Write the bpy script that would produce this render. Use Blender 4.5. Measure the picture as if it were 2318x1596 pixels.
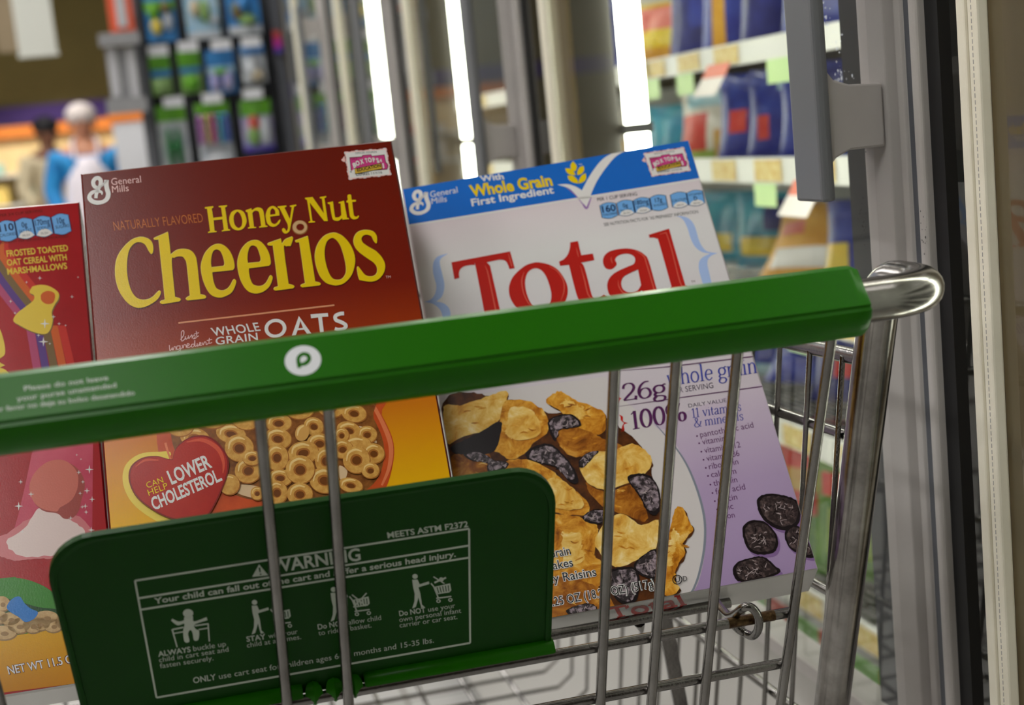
import bpy, bmesh, math, random
import numpy as np
from mathutils import Vector, Matrix
from mathutils.geometry import tessellate_polygon

for o in list(bpy.data.objects): bpy.data.objects.remove(o)
SC = bpy.context.scene
COL = SC.collection
random.seed(7)

# ------------------------------------------------------------------ camera
# the photographer stands behind the trolley handle, eye at 1.12 m, 50 mm lens, camera tipped to the right
CAM = np.array([0.0, 0.0, 1.12]); FPX = 3219.0
YAW, PITCH, ROLL = map(math.radians, (12.221, 8.890, 5.724))
_fw = np.array([math.sin(YAW)*math.cos(PITCH), math.cos(YAW)*math.cos(PITCH), -math.sin(PITCH)])
_rt = np.array([math.cos(YAW), -math.sin(YAW), 0.0]); _up = np.cross(_rt, _fw)
C_RT = _rt*math.cos(ROLL) - _up*math.sin(ROLL)
C_UP = _up*math.cos(ROLL) + _rt*math.sin(ROLL)
cd = bpy.data.cameras.new('camera'); cam = bpy.data.objects.new('camera', cd); COL.objects.link(cam)
cd.sensor_width = 36.0; cd.lens = FPX/2318*36.0; cd.clip_start = 0.02; cd.clip_end = 60
cd.dof.use_dof = True; cd.dof.focus_distance = 0.87; cd.dof.aperture_fstop = 6.6
Mx = Matrix.Identity(4)
for i in range(3):
    Mx[i][0] = C_RT[i]; Mx[i][1] = C_UP[i]; Mx[i][2] = -_fw[i]; Mx[i][3] = CAM[i]
cam.matrix_world = Mx
SC.camera = cam

# ------------------------------------------------------------------ view, world, store lighting
SC.view_settings.view_transform = 'Standard'; SC.view_settings.look = 'None'
SC.view_settings.gamma = 1.0; SC.view_settings.exposure = 0.0; SC.view_settings.use_curve_mapping = False
W = bpy.data.worlds.new('store_air'); SC.world = W; W.use_nodes = True
W.node_tree.nodes['Background'].inputs[0].default_value = (1.0, 0.97, 0.94, 1)
W.node_tree.nodes['Background'].inputs[1].default_value = 0.04
CEILING_WATT = 13.0      # emission strength of the ceiling troffers
TUBE_WATT = 18.0         # emission strength of the freezer door tubes

# ------------------------------------------------------------------ helpers
def srgb(c):
    return tuple(((v/255.0)/12.92 if v/255.0 <= 0.04045 else ((v/255.0+0.055)/1.055)**2.4) for v in c) + (1.0,)
MATS = {}
def mat(name, rgb, rough=0.5, metal=0.0, spec=0.5, emit=0.0, mottle=None, scale=40.0, bump=0.0, bscale=300.0, coat=0.0, ramp=(0.38, 0.66), detail=5):
    """plain or mottled principled material; mottle = second sRGB colour mixed in by noise"""
    if name in MATS: return MATS[name]
    m = bpy.data.materials.new(name); m.use_nodes = True; nt = m.node_tree; b = nt.nodes['Principled BSDF']
    b.inputs['Base Color'].default_value = srgb(rgb); b.inputs['Roughness'].default_value = rough
    b.inputs['Metallic'].default_value = metal; b.inputs['Specular IOR Level'].default_value = spec
    b.inputs['Coat Weight'].default_value = coat; b.inputs['Coat Roughness'].default_value = 0.12
    if emit:
        b.inputs['Emission Color'].default_value = srgb(rgb); b.inputs['Emission Strength'].default_value = emit
    if mottle or bump:
        tc = nt.nodes.new('ShaderNodeTexCoord')
    if mottle:
        n = nt.nodes.new('ShaderNodeTexNoise'); n.inputs['Scale'].default_value = scale; n.inputs['Detail'].default_value = detail; n.inputs['Roughness'].default_value = 0.62
        nt.links.new(tc.outputs['Object'], n.inputs['Vector'])
        r = nt.nodes.new('ShaderNodeValToRGB'); r.color_ramp.elements[0].position = ramp[0]; r.color_ramp.elements[1].position = ramp[1]
        r.color_ramp.elements[0].color = srgb(rgb); r.color_ramp.elements[1].color = srgb(mottle)
        nt.links.new(n.outputs['Fac'], r.inputs['Fac']); nt.links.new(r.outputs['Color'], b.inputs['Base Color'])
    if bump:
        n2 = nt.nodes.new('ShaderNodeTexNoise'); n2.inputs['Scale'].default_value = bscale; n2.inputs['Detail'].default_value = 2
        nt.links.new(tc.outputs['Object'], n2.inputs['Vector'])
        bp = nt.nodes.new('ShaderNodeBump'); bp.inputs['Strength'].default_value = bump; bp.inputs['Distance'].default_value = 0.001
        nt.links.new(n2.outputs['Fac'], bp.inputs['Height']); nt.links.new(bp.outputs['Normal'], b.inputs['Normal'])
    MATS[name] = m; return m
def ink(name, rgb, **k):   # printed carton ink: same sheen as the varnished board
    k.setdefault('rough', 0.21); k.setdefault('spec', 0.23); k.setdefault('bump', 0.045); k.setdefault('bscale', 900)
    return mat('ink_'+name, rgb, **k)

class MB:
    """collects geometry, builds ONE mesh object"""
    def __init__(s): s.v = []; s.f = []; s.m = []; s.mats = []; s.smooth = False
    def slot(s, m):
        if m not in s.mats: s.mats.append(m)
        return s.mats.index(m)
    def add(s, vs, fs, m):
        k = len(s.v); i = s.slot(m)
        s.v += [tuple(p) for p in vs]; s.f += [tuple(k+a for a in f) for f in fs]; s.m += [i]*len(fs)
    def box(s, c, d, m, rot=None):
        vs = [Vector((x*d[0]/2, y*d[1]/2, z*d[2]/2)) for x in (-1, 1) for y in (-1, 1) for z in (-1, 1)]
        if rot: vs = [rot @ v for v in vs]
        vs = [v+Vector(c) for v in vs]
        s.add(vs, [(0,1,3,2),(4,6,7,5),(0,4,5,1),(2,3,7,6),(0,2,6,4),(1,5,7,3)], m)
    def tube(s, pts, r, m, n=12, cap=True):
        pts = [Vector(p) for p in pts]; rs = r if isinstance(r, (list, tuple)) else [r]*len(pts)
        vs = []; fs = []; t0 = (pts[1]-pts[0]).normalized()
        a = t0.orthogonal().normalized()
        for i, p in enumerate(pts):
            t = ((pts[min(i+1, len(pts)-1)]-pts[i]).normalized() + (pts[i]-pts[max(i-1, 0)]).normalized()).normalized()
            a = (a - t*a.dot(t)).normalized(); b = t.cross(a)
            for k in range(n):
                w = 2*math.pi*k/n; vs.append(p + (a*math.cos(w)+b*math.sin(w))*rs[i])
        for i in range(len(pts)-1):
            for k in range(n):
                fs.append((i*n+k, i*n+(k+1)%n, (i+1)*n+(k+1)%n, (i+1)*n+k))
        if cap:
            fs.append(tuple(range(n-1, -1, -1))); L = (len(pts)-1)*n; fs.append(tuple(L+k for k in range(n)))
        s.add(vs, fs, m); s.smooth = True
    def prism(s, prof, path0, path1, m, caps=True):
        """profile (list of Vector, closed) swept straight by vector path1-path0"""
        d = Vector(path1)-Vector(path0); n = len(prof)
        vs = [Vector(path0)+p for p in prof] + [Vector(path0)+d+p for p in prof]
        fs = [(i, (i+1) % n, n+(i+1) % n, n+i) for i in range(n)]
        if caps: fs += [tuple(range(n-1, -1, -1)), tuple(range(n, 2*n))]
        s.add(vs, fs, m)
    def ball(s, c, r, m, n=16, k=10):
        rx, ry, rz = r if isinstance(r, (list, tuple)) else (r, r, r)
        vs = [Vector((c[0], c[1], c[2]+rz))]
        for i in range(1, k):
            a = math.pi*i/k
            for j in range(n):
                w = 2*math.pi*j/n; vs.append(Vector((c[0]+rx*math.sin(a)*math.cos(w), c[1]+ry*math.sin(a)*math.sin(w), c[2]+rz*math.cos(a))))
        vs.append(Vector((c[0], c[1], c[2]-rz))); fs = []
        for j in range(n): fs.append((0, 1+j, 1+(j+1) % n))
        for i in range(k-2):
            for j in range(n):
                fs.append((1+i*n+j, 1+(i+1)*n+j, 1+(i+1)*n+(j+1) % n, 1+i*n+(j+1) % n))
        L = len(vs)-1
        for j in range(n): fs.append((L, 1+(k-2)*n+(j+1) % n, 1+(k-2)*n+j))
        s.add(vs, fs, m); s.smooth = True
    def build(s, name, parent=None, bevel=0.0, seg=2, recalc=True):
        me = bpy.data.meshes.new(name); me.from_pydata(s.v, [], s.f)
        for m in s.mats: me.materials.append(m)
        me.polygons.foreach_set('material_index', s.m)
        if recalc:
            bm = bmesh.new(); bm.from_mesh(me); bmesh.ops.recalc_face_normals(bm, faces=bm.faces); bm.to_mesh(me); bm.free()
        if s.smooth: me.polygons.foreach_set('use_smooth', [True]*len(me.polygons))
        me.update()
        if s.smooth:
            try: me.set_sharp_from_angle(angle=math.radians(40))
            except Exception: pass
        o = bpy.data.objects.new(name, me); COL.objects.link(o)
        if parent: o.parent = parent
        if bevel:
            b = o.modifiers.new('bevel', 'BEVEL'); b.width = bevel; b.segments = seg; b.limit_method = 'ANGLE'; b.angle_limit = math.radians(35)
        return o
def tag(o, label=None, cat=None, group=None, kind=None):
    if label: o['label'] = label
    if cat: o['category'] = cat
    if group: o['group'] = group
    if kind: o['kind'] = kind
    return o
def empty(name, loc=(0, 0, 0), label=None, cat=None, group=None, mw=None):
    o = bpy.data.objects.new(name, None); COL.objects.link(o); o.empty_display_size = 0.05
    o.matrix_world = mw if mw is not None else Matrix.Translation(loc)
    return tag(o, label, cat, group)
def copy_tree(o, parent=None):
    c = o.copy(); COL.objects.link(c)
    if parent is not None: c.parent = parent
    for ch in list(o.children): copy_tree(ch, c)
    return c

def ray(x, y):
    d = C_RT*((x-1159)/FPX) - C_UP*((y-798)/FPX) + _fw
    return d
def hit(x, y, P, n):
    """point of the plane (P, n) seen at photo position x, y"""
    d = ray(x, y); P = np.array(P, float); n = np.array(n, float)
    return CAM + d*(((P-CAM)@n)/(d@n))

# ------------------------------------------------------------------ printing on flat faces
class Face:
    """a flat printable face: object-local origin, axes u (right), v (up), w (out of the face)"""
    def __init__(s, root, o, u, v):
        mw = root.matrix_world; R = mw.to_3x3()
        s.root = root; s.o = Vector(o); s.u = Vector(u); s.v = Vector(v); s.w = s.u.cross(s.v)
        s.O = np.array(mw @ s.o); s.U = np.array(R @ s.u); s.V = np.array(R @ s.v); s.N = np.array(R @ s.w)
        s.parts = {}
    def uv(s, x, y):
        P = hit(x, y, s.O, s.N) - s.O
        return (float(P@s.U), float(P@s.V))
    def mb(s, part): return s.parts.setdefault(part, MB())
    def flush(s, labels={}, parent=None):
        for k, b in s.parts.items():
            if not b.v: continue
            o = b.build(k, parent or s.root, recalc=False)
            if k in labels: o['label'] = labels[k]
        s.parts = {}
EPS = 0.00005
class Pen:
    """draws on a Face through a map from drawing coordinates to face coordinates"""
    def __init__(s, face, part, x0=0.0, y0=0.0, k=1.0, quad=None, clip=None):
        s.F = face; s.part = part; s.x0 = x0; s.y0 = y0; s.k = k; s.H = None; s.clip = clip
        if quad is not None:   # homography: 4 drawing points -> 4 photo points
            A = []
            for (x, y), (X, Y) in zip(*quad):
                A.append([x, y, 1, 0, 0, 0, -X*x, -X*y, -X]); A.append([0, 0, 0, x, y, 1, -Y*x, -Y*y, -Y])
            s.H = np.linalg.svd(np.array(A, float))[2][-1].reshape(3, 3)
    def to(s, x, y):
        if s.H is not None:
            q = s.H @ np.array([x, y, 1.0]); x, y = q[0]/q[2], q[1]/q[2]
        else: x, y = s.x0+x/s.k, s.y0+y/s.k
        u, v = s.F.uv(x, y)
        if s.clip: u = min(max(u, s.clip[0]), s.clip[1]); v = min(max(v, s.clip[2]), s.clip[3])
        return (u, v)
    def put(s, uv, fs, m, layer):
        F = s.F; h = EPS*layer
        F.mb(s.part).add([F.o + F.u*a + F.v*b + F.w*h for a, b in uv], fs, m)
    def poly(s, outlines, m, layer=1, raw=False, dx=0, dy=0, rough=0.0):
        """outlines: strings or point lists; the first is the rim, the rest holes"""
        if not isinstance(outlines, list) or (outlines and isinstance(outlines[0], tuple)): outlines = [outlines]
        loops = [smooth(o) if isinstance(o, str) else list(o) for o in outlines]
        if rough:
            rr = random.Random(len(loops[0])*7+int(loops[0][0][0]))
            out = []
            for lp in loops:
                lp2 = []
                for i, (x, y) in enumerate(lp):
                    x1, y1 = lp[(i+1) % len(lp)]
                    nseg = max(1, int(math.hypot(x1-x, y1-y)/(rough*2.2)))
                    for q in range(nseg):
                        t = q/nseg
                        lp2.append((x+(x1-x)*t+rr.uniform(-rough, rough)*.55, y+(y1-y)*t+rr.uniform(-rough, rough)*.55))
                out.append(lp2)
            loops = out
        L = [[s.to(x+dx, y+dy) for x, y in lp] for lp in loops]
        flat = [p for l in L for p in l]
        tri = tessellate_polygon([[Vector((a*1000, b*1000, 0)) for a, b in l] for l in L])
        fs = []
        for a, b, c in tri:
            pa, pb, pc = flat[a], flat[b], flat[c]
            cr = (pb[0]-pa[0])*(pc[1]-pa[1])-(pb[1]-pa[1])*(pc[0]-pa[0])
            if abs(cr) > 1e-13: fs.append((a, b, c) if cr > 0 else (a, c, b))
        s.put(flat, fs, m, layer)
    def stroke(s, pts, m, layer=1, w=None, closed=False, curve=True, dx=0, dy=0):
        """variable width line; pts (x, y[, w])"""
        P = [(p[0], p[1], p[2] if len(p) > 2 else w) for p in pts]
        if curve and len(P) > 2:
            Q = []; n = len(P)
            for i in range(n if closed else n-1):
                g = lambda j: P[j % n] if closed else P[min(max(j, 0), n-1)]
                p0, p1, p2, p3 = g(i-1), g(i), g(i+1), g(i+2)
                for q in range(6):
                    t = q/6; Q.append(tuple(0.5*((2*b)+(c-a)*t+(2*a-5*b+4*c-d)*t*t+(3*b-a-3*c+d)*t**3) for a, b, c, d in zip(p0, p1, p2, p3)))
            if not closed: Q.append(P[-1])
            P = Q
        n = len(P); L = []; R = []
        for i in range(n):
            a = P[(i-1) % n] if closed else P[max(i-1, 0)]; b = P[(i+1) % n] if closed else P[min(i+1, n-1)]
            tx, ty = b[0]-a[0], b[1]-a[1]; l = math.hypot(tx, ty) or 1
            nx, ny = -ty/l*P[i][2]/2, tx/l*P[i][2]/2
            L.append(s.to(P[i][0]+nx+dx, P[i][1]+ny+dy)); R.append(s.to(P[i][0]-nx+dx, P[i][1]-ny+dy))
        vs = L+R; fs = []
        for i in range(n if closed else n-1):
            j = (i+1) % n; f = (i, j, n+j, n+i)
            a, b, c = vs[f[0]], vs[f[1]], vs[f[2]]
            if (b[0]-a[0])*(c[1]-a[1])-(b[1]-a[1])*(c[0]-a[0]) < 0: f = f[::-1]
            fs.append(f)
        s.put(vs, fs, m, layer)
    def ell(s, x, y, rx, ry, m, layer=1, hole=None, rot=0.0, n=28):
        c, q = math.cos(math.radians(rot)), math.sin(math.radians(rot))
        def ring(a, b, ox=0, oy=0): return [(x+ox+a*math.cos(t)*c-b*math.sin(t)*q, y+oy+a*math.cos(t)*q+b*math.sin(t)*c) for t in [2*math.pi*i/n for i in range(n)]]
        o = ring(rx, ry)
        if hole:
            h = ring(*hole); L = [s.to(*p) for p in o+h]
            fs = []
            for i in range(n):
                j = (i+1) % n; f = (i, j, n+j, n+i); a, b, d = L[i], L[j], L[n+j]
                if (b[0]-a[0])*(d[1]-a[1])-(b[1]-a[1])*(d[0]-a[0]) < 0: f = f[::-1]
                fs.append(f)
            s.put(L, fs, m, layer)
        else: s.poly([o], m, layer)
    def text(s, txt, a, b, top, m, layer=2, bold=0.0, slant=0.0, track=1.0):
        """baseline from a to b, top = where the cap height of the first letter ends"""
        vs, fs, w, cap = glyphs(txt, bold, track)
        A = np.array(s.to(*a)); B = np.array(s.to(*b)); T = np.array(s.to(*top))
        ex = (B-A)/w; ey = (T-A)/cap
        pts = [tuple(A + ex*x + ey*y + ex*(slant*y)) for x, y in vs]
        s.put(pts, fs, m, layer)
def smooth(st, sub=5):
    """'x,y;x,y!;...' closed outline, points marked ! are corners, the rest are rounded"""
    P = []
    for t in st.replace('\n', '').split(';'):
        t = t.strip()
        if not t: continue
        c = t.endswith('!'); x, y = t.rstrip('!').split(','); P.append((float(x), float(y), c))
    n = len(P); out = []
    for i in range(n):
        p1, p2 = P[i], P[(i+1) % n]
        if p1[2] and p2[2]: out.append(p1[:2]); continue
        p0 = P[i-1] if not p1[2] else p1; p3 = P[(i+2) % n] if not p2[2] else p2
        for q in range(sub):
            t = q/sub
            out.append(tuple(0.5*((2*b)+(c-a)*t+(2*a-5*b+4*c-d)*t*t+(3*b-a-3*c+d)*t**3) for a, b, c, d in zip(p0[:2], p1[:2], p2[:2], p3[:2])))
    return out
_G = {}
def glyphs(txt, bold=0.0, track=1.0):
    k = (txt, bold, track)
    if k in _G: return _G[k]
    c = bpy.data.curves.new('lettering', 'FONT'); c.body = txt; c.size = 1.0; c.fill_mode = 'FRONT'; c.resolution_u = 3
    c.offset = bold; c.space_character = track
    o = bpy.data.objects.new('lettering', c); COL.objects.link(o)
    dg = bpy.context.evaluated_depsgraph_get(); e = o.evaluated_get(dg); me = e.to_mesh()
    vs = [(v.co.x, v.co.y) for v in me.vertices]
    fs = []
    for p in me.polygons:
        f = tuple(p.vertices); a, b, d = vs[f[0]], vs[f[1]], vs[f[2]]
        if (b[0]-a[0])*(d[1]-a[1])-(b[1]-a[1])*(d[0]-a[0]) < 0: f = f[::-1]
        fs.append(f)
    e.to_mesh_clear(); bpy.data.objects.remove(o); bpy.data.curves.remove(c)
    x0 = min((v[0] for v in vs), default=0); x1 = max((v[0] for v in vs), default=1)
    vs = [(x-x0, y) for x, y in vs]
    _G[k] = (vs, fs, max(x1-x0, 1e-6), 0.682); return _G[k]
# ------------------------------------------------------------------ materials shared by the shop
STEEL = mat('zinc_wire', (132, 129, 126), 0.2, 0.97, mottle=(112, 109, 106), scale=30, bump=0.15, bscale=500)
CHROME = mat('chrome_tube', (158, 154, 150), 0.20, 1.0, mottle=(112, 108, 104), scale=25, bump=0.08, bscale=120)
RUST = mat('rusty_wire', (104, 82, 52), 0.35, 0.8, mottle=(50, 30, 14), scale=220)
GREEN = mat('green_plastic', (32, 102, 2), 0.30, spec=0.12, bump=0.05, bscale=500)
GREEN_FLAP = mat('green_flap_plastic', (12, 66, 2), 0.42, spec=0.14, bump=0.08, bscale=700)
PRINT_W = mat('pale_print', (196, 206, 192), 0.5)
LOGO_W = mat('badge_white', (226, 228, 232), 0.45)
GREY_METAL = mat('door_grey_paint', (188, 184, 180), 0.42, mottle=(178, 173, 170), scale=8)
GREY_DARK = mat('door_slate_paint', (112, 114, 118), 0.45)
BLACK = mat('black_rubber', (16, 16, 18), 0.6)
BEIGE = mat('cream_metal', (248, 243, 224), 0.4, mottle=(240, 234, 214), scale=12)
DARKBLUE = mat('dark_frame', (34, 36, 48), 0.35)
WHITE_P = mat('white_enamel', (232, 232, 226), 0.4)
CASE_IN = mat('case_liner', (206, 208, 204), 0.5)

# ------------------------------------------------------------------ shopping cart
GS = 0.36                                     # the rear gate leans: its foot lies further from the shopper
def gate_y(z): return 0.695 + (0.993-z)*GS
GN = Vector((0, 1, GS)).normalized(); GD = Vector((0, GS, -1)).normalized()
cart = empty('shopping_cart', (0.0377, 0.9, 0), 'wire shopping cart with a green push handle, loaded with three cereal boxes', 'shopping cart')
CO = Vector((0.0377, 0.9, 0))
def L(p): return Vector(p)-CO
def cpart(mb, name, label=None, parent=None, **k):
    o = mb.build(name, parent or cart, **k)
    if label: o['label'] = label
    return o
def ctube(name, pts, r, m=None, n=12, label=None, parent=None):
    b = MB(); b.tube([L(p) for p in pts], r, m or STEEL, n); return cpart(b, name, label, parent)
def arc(c, p, q, n=7):
    """quarter-like bend: from c+p to c+q, p and q of equal length"""
    p, q = Vector(p), Vector(q); th = p.angle(q); out = []
    for i in range(n+1):
        t = i/n; out.append(Vector(c)+(p*math.sin((1-t)*th)+q*math.sin(t*th))/math.sin(th))
    return out
# handle sleeve: a flat upper facet towards the shopper, a groove, a round underside
HY, HZ = 0.679, 1.0137
prof = [(-0.0172, 0.0005), (-0.0030, 0.0182), (0.0030, 0.0192), (0.0100, 0.0165), (0.0165, 0.0095), (0.0185, 0.0), (0.0165, -0.0095), (0.0095, -0.0165), (0.0010, -0.0186), (-0.0070, -0.0172), (-0.0128, -0.0128), (-0.0168, -0.0066), (-0.0178, -0.0026), (-0.0166, -0.0010)]
b = MB(); xs = [(-0.258, .80), (-0.2565, .93), (-0.252, 1.0), (0.3165, 1.0), (0.3265, 1.0), (0.3305, .985), (0.3330, .93), (0.3338, .80)]
n = len(prof); vs = []; fs = []
for x, k in xs: vs += [L((x, HY+y*k, HZ+z*k)) for y, z in prof]
for i in range(len(xs)-1):
    fs += [(i*n+j, i*n+(j+1) % n, (i+1)*n+(j+1) % n, (i+1)*n+j) for j in range(n)]
fs += [tuple(range(n)), tuple(range((len(xs)-1)*n, len(xs)*n))]
b.add(vs, fs, GREEN); b.smooth = True
grip = cpart(b, 'handle_grip', 'glossy green plastic handle grip')
up = Vector((0, 0.0142, 0.0177)).normalized()
gf = Face(cart, L((0, HY-0.0172, HZ+0.0005)), (1, 0, 0), up)
pen = Pen(gf, 'store_emblem', 0, 760, 2.8975)
pen.ell(1987, 163, 120, 98, LOGO_W, 2, rot=-8)
pen.stroke([(1965, 212, 26), (1958, 175, 26), (1958, 145, 24), (1985, 122, 24), (2018, 128, 26), (2028, 155, 26), (2005, 182, 26), (1970, 190, 20)], GREEN, 3)
pen.part = 'handle_notice'
for t, a, e in (('Please do not leave', (160, 362), (712, 290)), ('your purse unattended', (112, 430), (765, 338)), ('Por favor no deje su bolso desatendido', (-60, 505), (885, 388))):
    s_ = 30; pen.text(t, a, e, (a[0]-4, a[1]-s_), PRINT_W, 2, bold=0.012)
gf.flush({'store_emblem': 'white round emblem with a green letter P'})
# chrome frame: handle tube bends forward, then down and away as the corner post
def frame_tube(sx):
    f = lambda x: 0.0377 + sx*(x-0.0377)
    P = [(0.30, HY, HZ)] + [tuple(v) for v in arc((0.348, HY+0.038, HZ), (0, -0.038, 0), (0.038, 0, 0), 10)]
    P += [(0.386, 0.735, HZ)]
    P += [tuple(v) for v in arc((0.386, 0.735, HZ-0.026), (0, 0, 0.026), Vector((0, 0.941, 0.339))*0.026, 6)[1:]]
    y, z = P[-1][1], P[-1][2]
    P += [(0.386, y+GS*0.10, z-0.10), (0.386, y+GS*0.30, z-0.30), (0.386, y+GS*0.55, z-0.55), (0.386, y+GS*0.62+.02, z-0.66), (0.386, y+GS*0.62+.10, 0.27), (0.37, 1.35, 0.22), (0.30, 1.66, 0.20)]
    return [(f(x), y, z) for x, y, z in P]
ctube('frame_tube', frame_tube(1), 0.0118, CHROME, 20, 'bent chrome tube running from the grip down the corner')
ctube('frame_tube', frame_tube(-1), 0.0118, CHROME, 20)
# rear gate: upright wires and cross rods
def gw(xt, k, z0=0.70):
    return [(xt-(0.99-z)*k, gate_y(z), z) for z in (1.0, 0.9, 0.8, z0)]
for xt, k in ((0.0217, .019), (0.0554, .020), (0.2035, .022), (0.2372, .030), (0.2712, .030), (0.3245, .039), (-0.1285, -.018), (-0.152, -.024), (-0.187, -.028), (-0.245, -.036)):
    ctube('gate_wire', gw(xt, k), 0.0031)
for z, x0, x1 in ((0.8195, -0.236, 0.314), (0.783, -0.232, 0.3125), (0.715, -0.225, 0.305)):
    ctube('gate_rod', [(x0, gate_y(z)+0.0062, z), (x1+.0065, gate_y(z)+0.0062, z)], 0.0032)
b = MB(); z = 0.8195; b.tube([L((0.279, gate_y(z)+0.0062, z)), (L((0.3085, gate_y(z)+0.0062, z)))], 0.00335, RUST, 12); cpart(b, 'rust_stain', 'rusty stretch of the cross rod')
# child seat front rod and the wire eye that hangs it on the gate rod
p0 = hit(1200, 1457, (0, .845, 0), (0, 1, 0)); p1 = hit(1652, 1364, (0, .845, 0), (0, 1, 0))
ctube('seat_rod', [(-0.20, .845, p1[2]-.002), (p1[0], .845, p1[2])], 0.0034)
b = MB(); stub = hit(1447, 1408, (0, .85, 0), (0, 1, 0)); b.tube([L(stub), L((stub[0]+.004, .86, stub[2]-.010))], [0.004, 0.0015], STEEL, 10); cpart(b, 'rod_clip')
eye = []
for x, y, off in ((330, 330, .05), (390, 410, .04), (480, 500, .022), (560, 485, .010), (650, 415, .000), (740, 398, -.003), (820, 470, -.003), (852, 580, -.002), (835, 690, .001), (775, 752, .006), (690, 725, .012), (600, 670, .015), (545, 610, .015)):
    P = hit(1560+x/5.39, 1300+y/5.39, (0, gate_y(.82)+off, .82), tuple(GN)); eye.append(tuple(P))
def dense(P, k=5):
    P = [np.array(p) for p in P]; out = []
    for i in range(len(P)-1):
        a, b_, c, d = P[max(i-1, 0)], P[i], P[i+1], P[min(i+2, len(P)-1)]
        for q in range(k):
            t = q/k; out.append(tuple(0.5*((2*b_)+(c-a)*t+(2*a-5*b_+4*c-d)*t*t+(3*b_-a-3*c+d)*t**3)))
    return out+[tuple(P[-1])]
ctube('wire_eye', dense(eye), 0.0026, None, 12, 'bent wire eye looped round the cross rod')
# flat strut of the folding seat
a0 = Vector(hit(1500, 1380, (0, .96, 0), (0, 1, 0))); a1 = Vector(hit(1546, 1625, (0, 1.0, 0), (0, 1, 0)))
b = MB(); b.prism([Vector((-.0055, -.0015, 0)), Vector((.0055, -.0015, 0)), Vector((.0055, .0015, 0)), Vector((-.0055, .0015, 0))], L(a0), L(a1), STEEL); cpart(b, 'seat_strut')
# folding seat back: a wire grid behind the boxes
def sb(x, t): return (x, 0.955+0.20*t, 0.80+0.22*t)
for x in (-0.20, -0.12, -0.04, 0.04, 0.12, 0.20, 0.28): ctube('seat_back_wire', [sb(x, 0), sb(x, .75)], 0.0025)
ctube('seat_back_frame', [sb(-.22, 0), sb(-.22, .75), sb(.30, .75), sb(.30, 0), sb(-.22, 0)], 0.0032)
# green flap that closes the leg openings, standing just behind the gate wires
OFF = 0.0105
fo = Vector((0, gate_y(0.8195), 0.8195)) + GN*OFF
fU = Vector((1, 0, 0)); fV = -GD
ff = Face(cart, fo-CO, fU, fV)
def fuv(x, y): return ff.uv(x, y)
XL, XR, VT = -0.0905, 0.1745, 0.1245
def flap_outline(g=0.0):
    r = 0.024; xl, xr, vt = XL+g, XR-g, VT-g; P = [(xl+.002, 0.0), (xr-.003, 0.0)]
    P += [(xr-r+r*math.cos(a), vt-r+r*math.sin(a)) for a in np.linspace(0, math.pi/2, 9)]
    P += [(xl-.001+r+r*math.cos(a), vt-r+r*math.sin(a)) for a in np.linspace(math.pi/2, math.pi, 9)]
    return P
b = MB(); O = flap_outline(); I = flap_outline(0.0035); n = len(O)
def fp(p, w): return ff.o + ff.u*p[0] + ff.v*p[1] + ff.w*w
vs = [fp(p, 0.0) for p in I] + [fp(p, 0.0009) for p in I] + [fp(p, 0.0014) for p in flap_outline(.0018)] + [fp(p, 0.0009) for p in O] + [fp(p, -0.0035) for p in O]
fs = [tuple(range(n))]
for k in range(4):
    fs += [(k*n+i, k*n+(i+1) % n, (k+1)*n+(i+1) % n, (k+1)*n+i) for i in range(n)]
fs += [tuple(range(5*n-1, 4*n-1, -1))]
b.add(vs, fs, GREEN_FLAP); flap = cpart(b, 'seat_flap', 'green plastic flap with a printed child warning', recalc=True)
for x0, x1 in ((XL-.003, 0.028), (0.0625, XR-.0015)):
    b = MB(); c = fo + Vector((0, 0, -0.0005)); b.tube([L((x0, c.y, c.z)), L((x0+.001, c.y, c.z)), L((x1-.001, c.y, c.z)), L((x1, c.y, c.z))], [.0058, .0064, .0064, .0058], GREEN, 18); cpart(b, 'hinge_barrel', parent=flap)
for x in (0.034, 0.0455, 0.0565):
    b = MB(); c = fo; b.tube([L((x-.0016, c.y, c.z-.001)), L((x, c.y-.001, c.z-.001)), L((x+.0016, c.y, c.z-.001))], [.0064, .0074, .0064], GREEN, 16); cpart(b, 'hinge_knuckle', parent=flap)
# printed child warning on the flap
pn = Pen(ff, 'warning_print', 280, 1180, 2.8268)
for a in (((72, 380), (2210, 47)), ((2210, 47), (2217, 778)), ((2217, 778), (210, 1128)), ((210, 1128), (72, 380)), ((98, 492), (2208, 155)), ((112, 565), (2208, 232))):
    pn.stroke([(*a[0], 12), (*a[1], 12)], PRINT_W, 2)
T = lambda t, a, e, h, bold=.006, k=0: pn.text(t, a, e, (a[0]-h*.16, a[1]-h), PRINT_W, 3, bold=bold)
T('MEETS ASTM F2372', (1690, 108), (2205, 34), 36, .018)
T('WARNING', (948, 330), (1518, 247), 76, .02)
T('Your child can fall out of the cart and suffer a serious head injury.', (198, 528), (2125, 225), 36, .02)
T('ALWAYS', (222, 866), (430, 834), 32, .02); T('buckle up', (447, 830), (655, 798), 32, -.004)
T('child in cart seat and', (228, 902), (672, 832), 30, -.004); T('fasten securely.', (234, 940), (575, 888), 30, -.004)
T('STAY', (788, 770), (910, 752), 32, .02); T('with your', (928, 749), (1114, 718), 30, -.004); T('child at all times.', (790, 808), (1136, 752), 30, -.004)
T('Do NOT', (1244, 692), (1420, 664), 32, .014); T('allow child', (1440, 661), (1648, 630), 30, -.004); T('to ride in basket.', (1248, 730), (1586, 678), 30, -.004)
T('Do NOT', (1765, 606), (1932, 582), 32, .014); T('use your', (1950, 579), (2122, 552), 30, -.004); T('own personal infant', (1765, 644), (2160, 584), 30, -.004); T('carrier or car seat.', (1767, 680), (2135, 624), 30, -.004)
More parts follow.
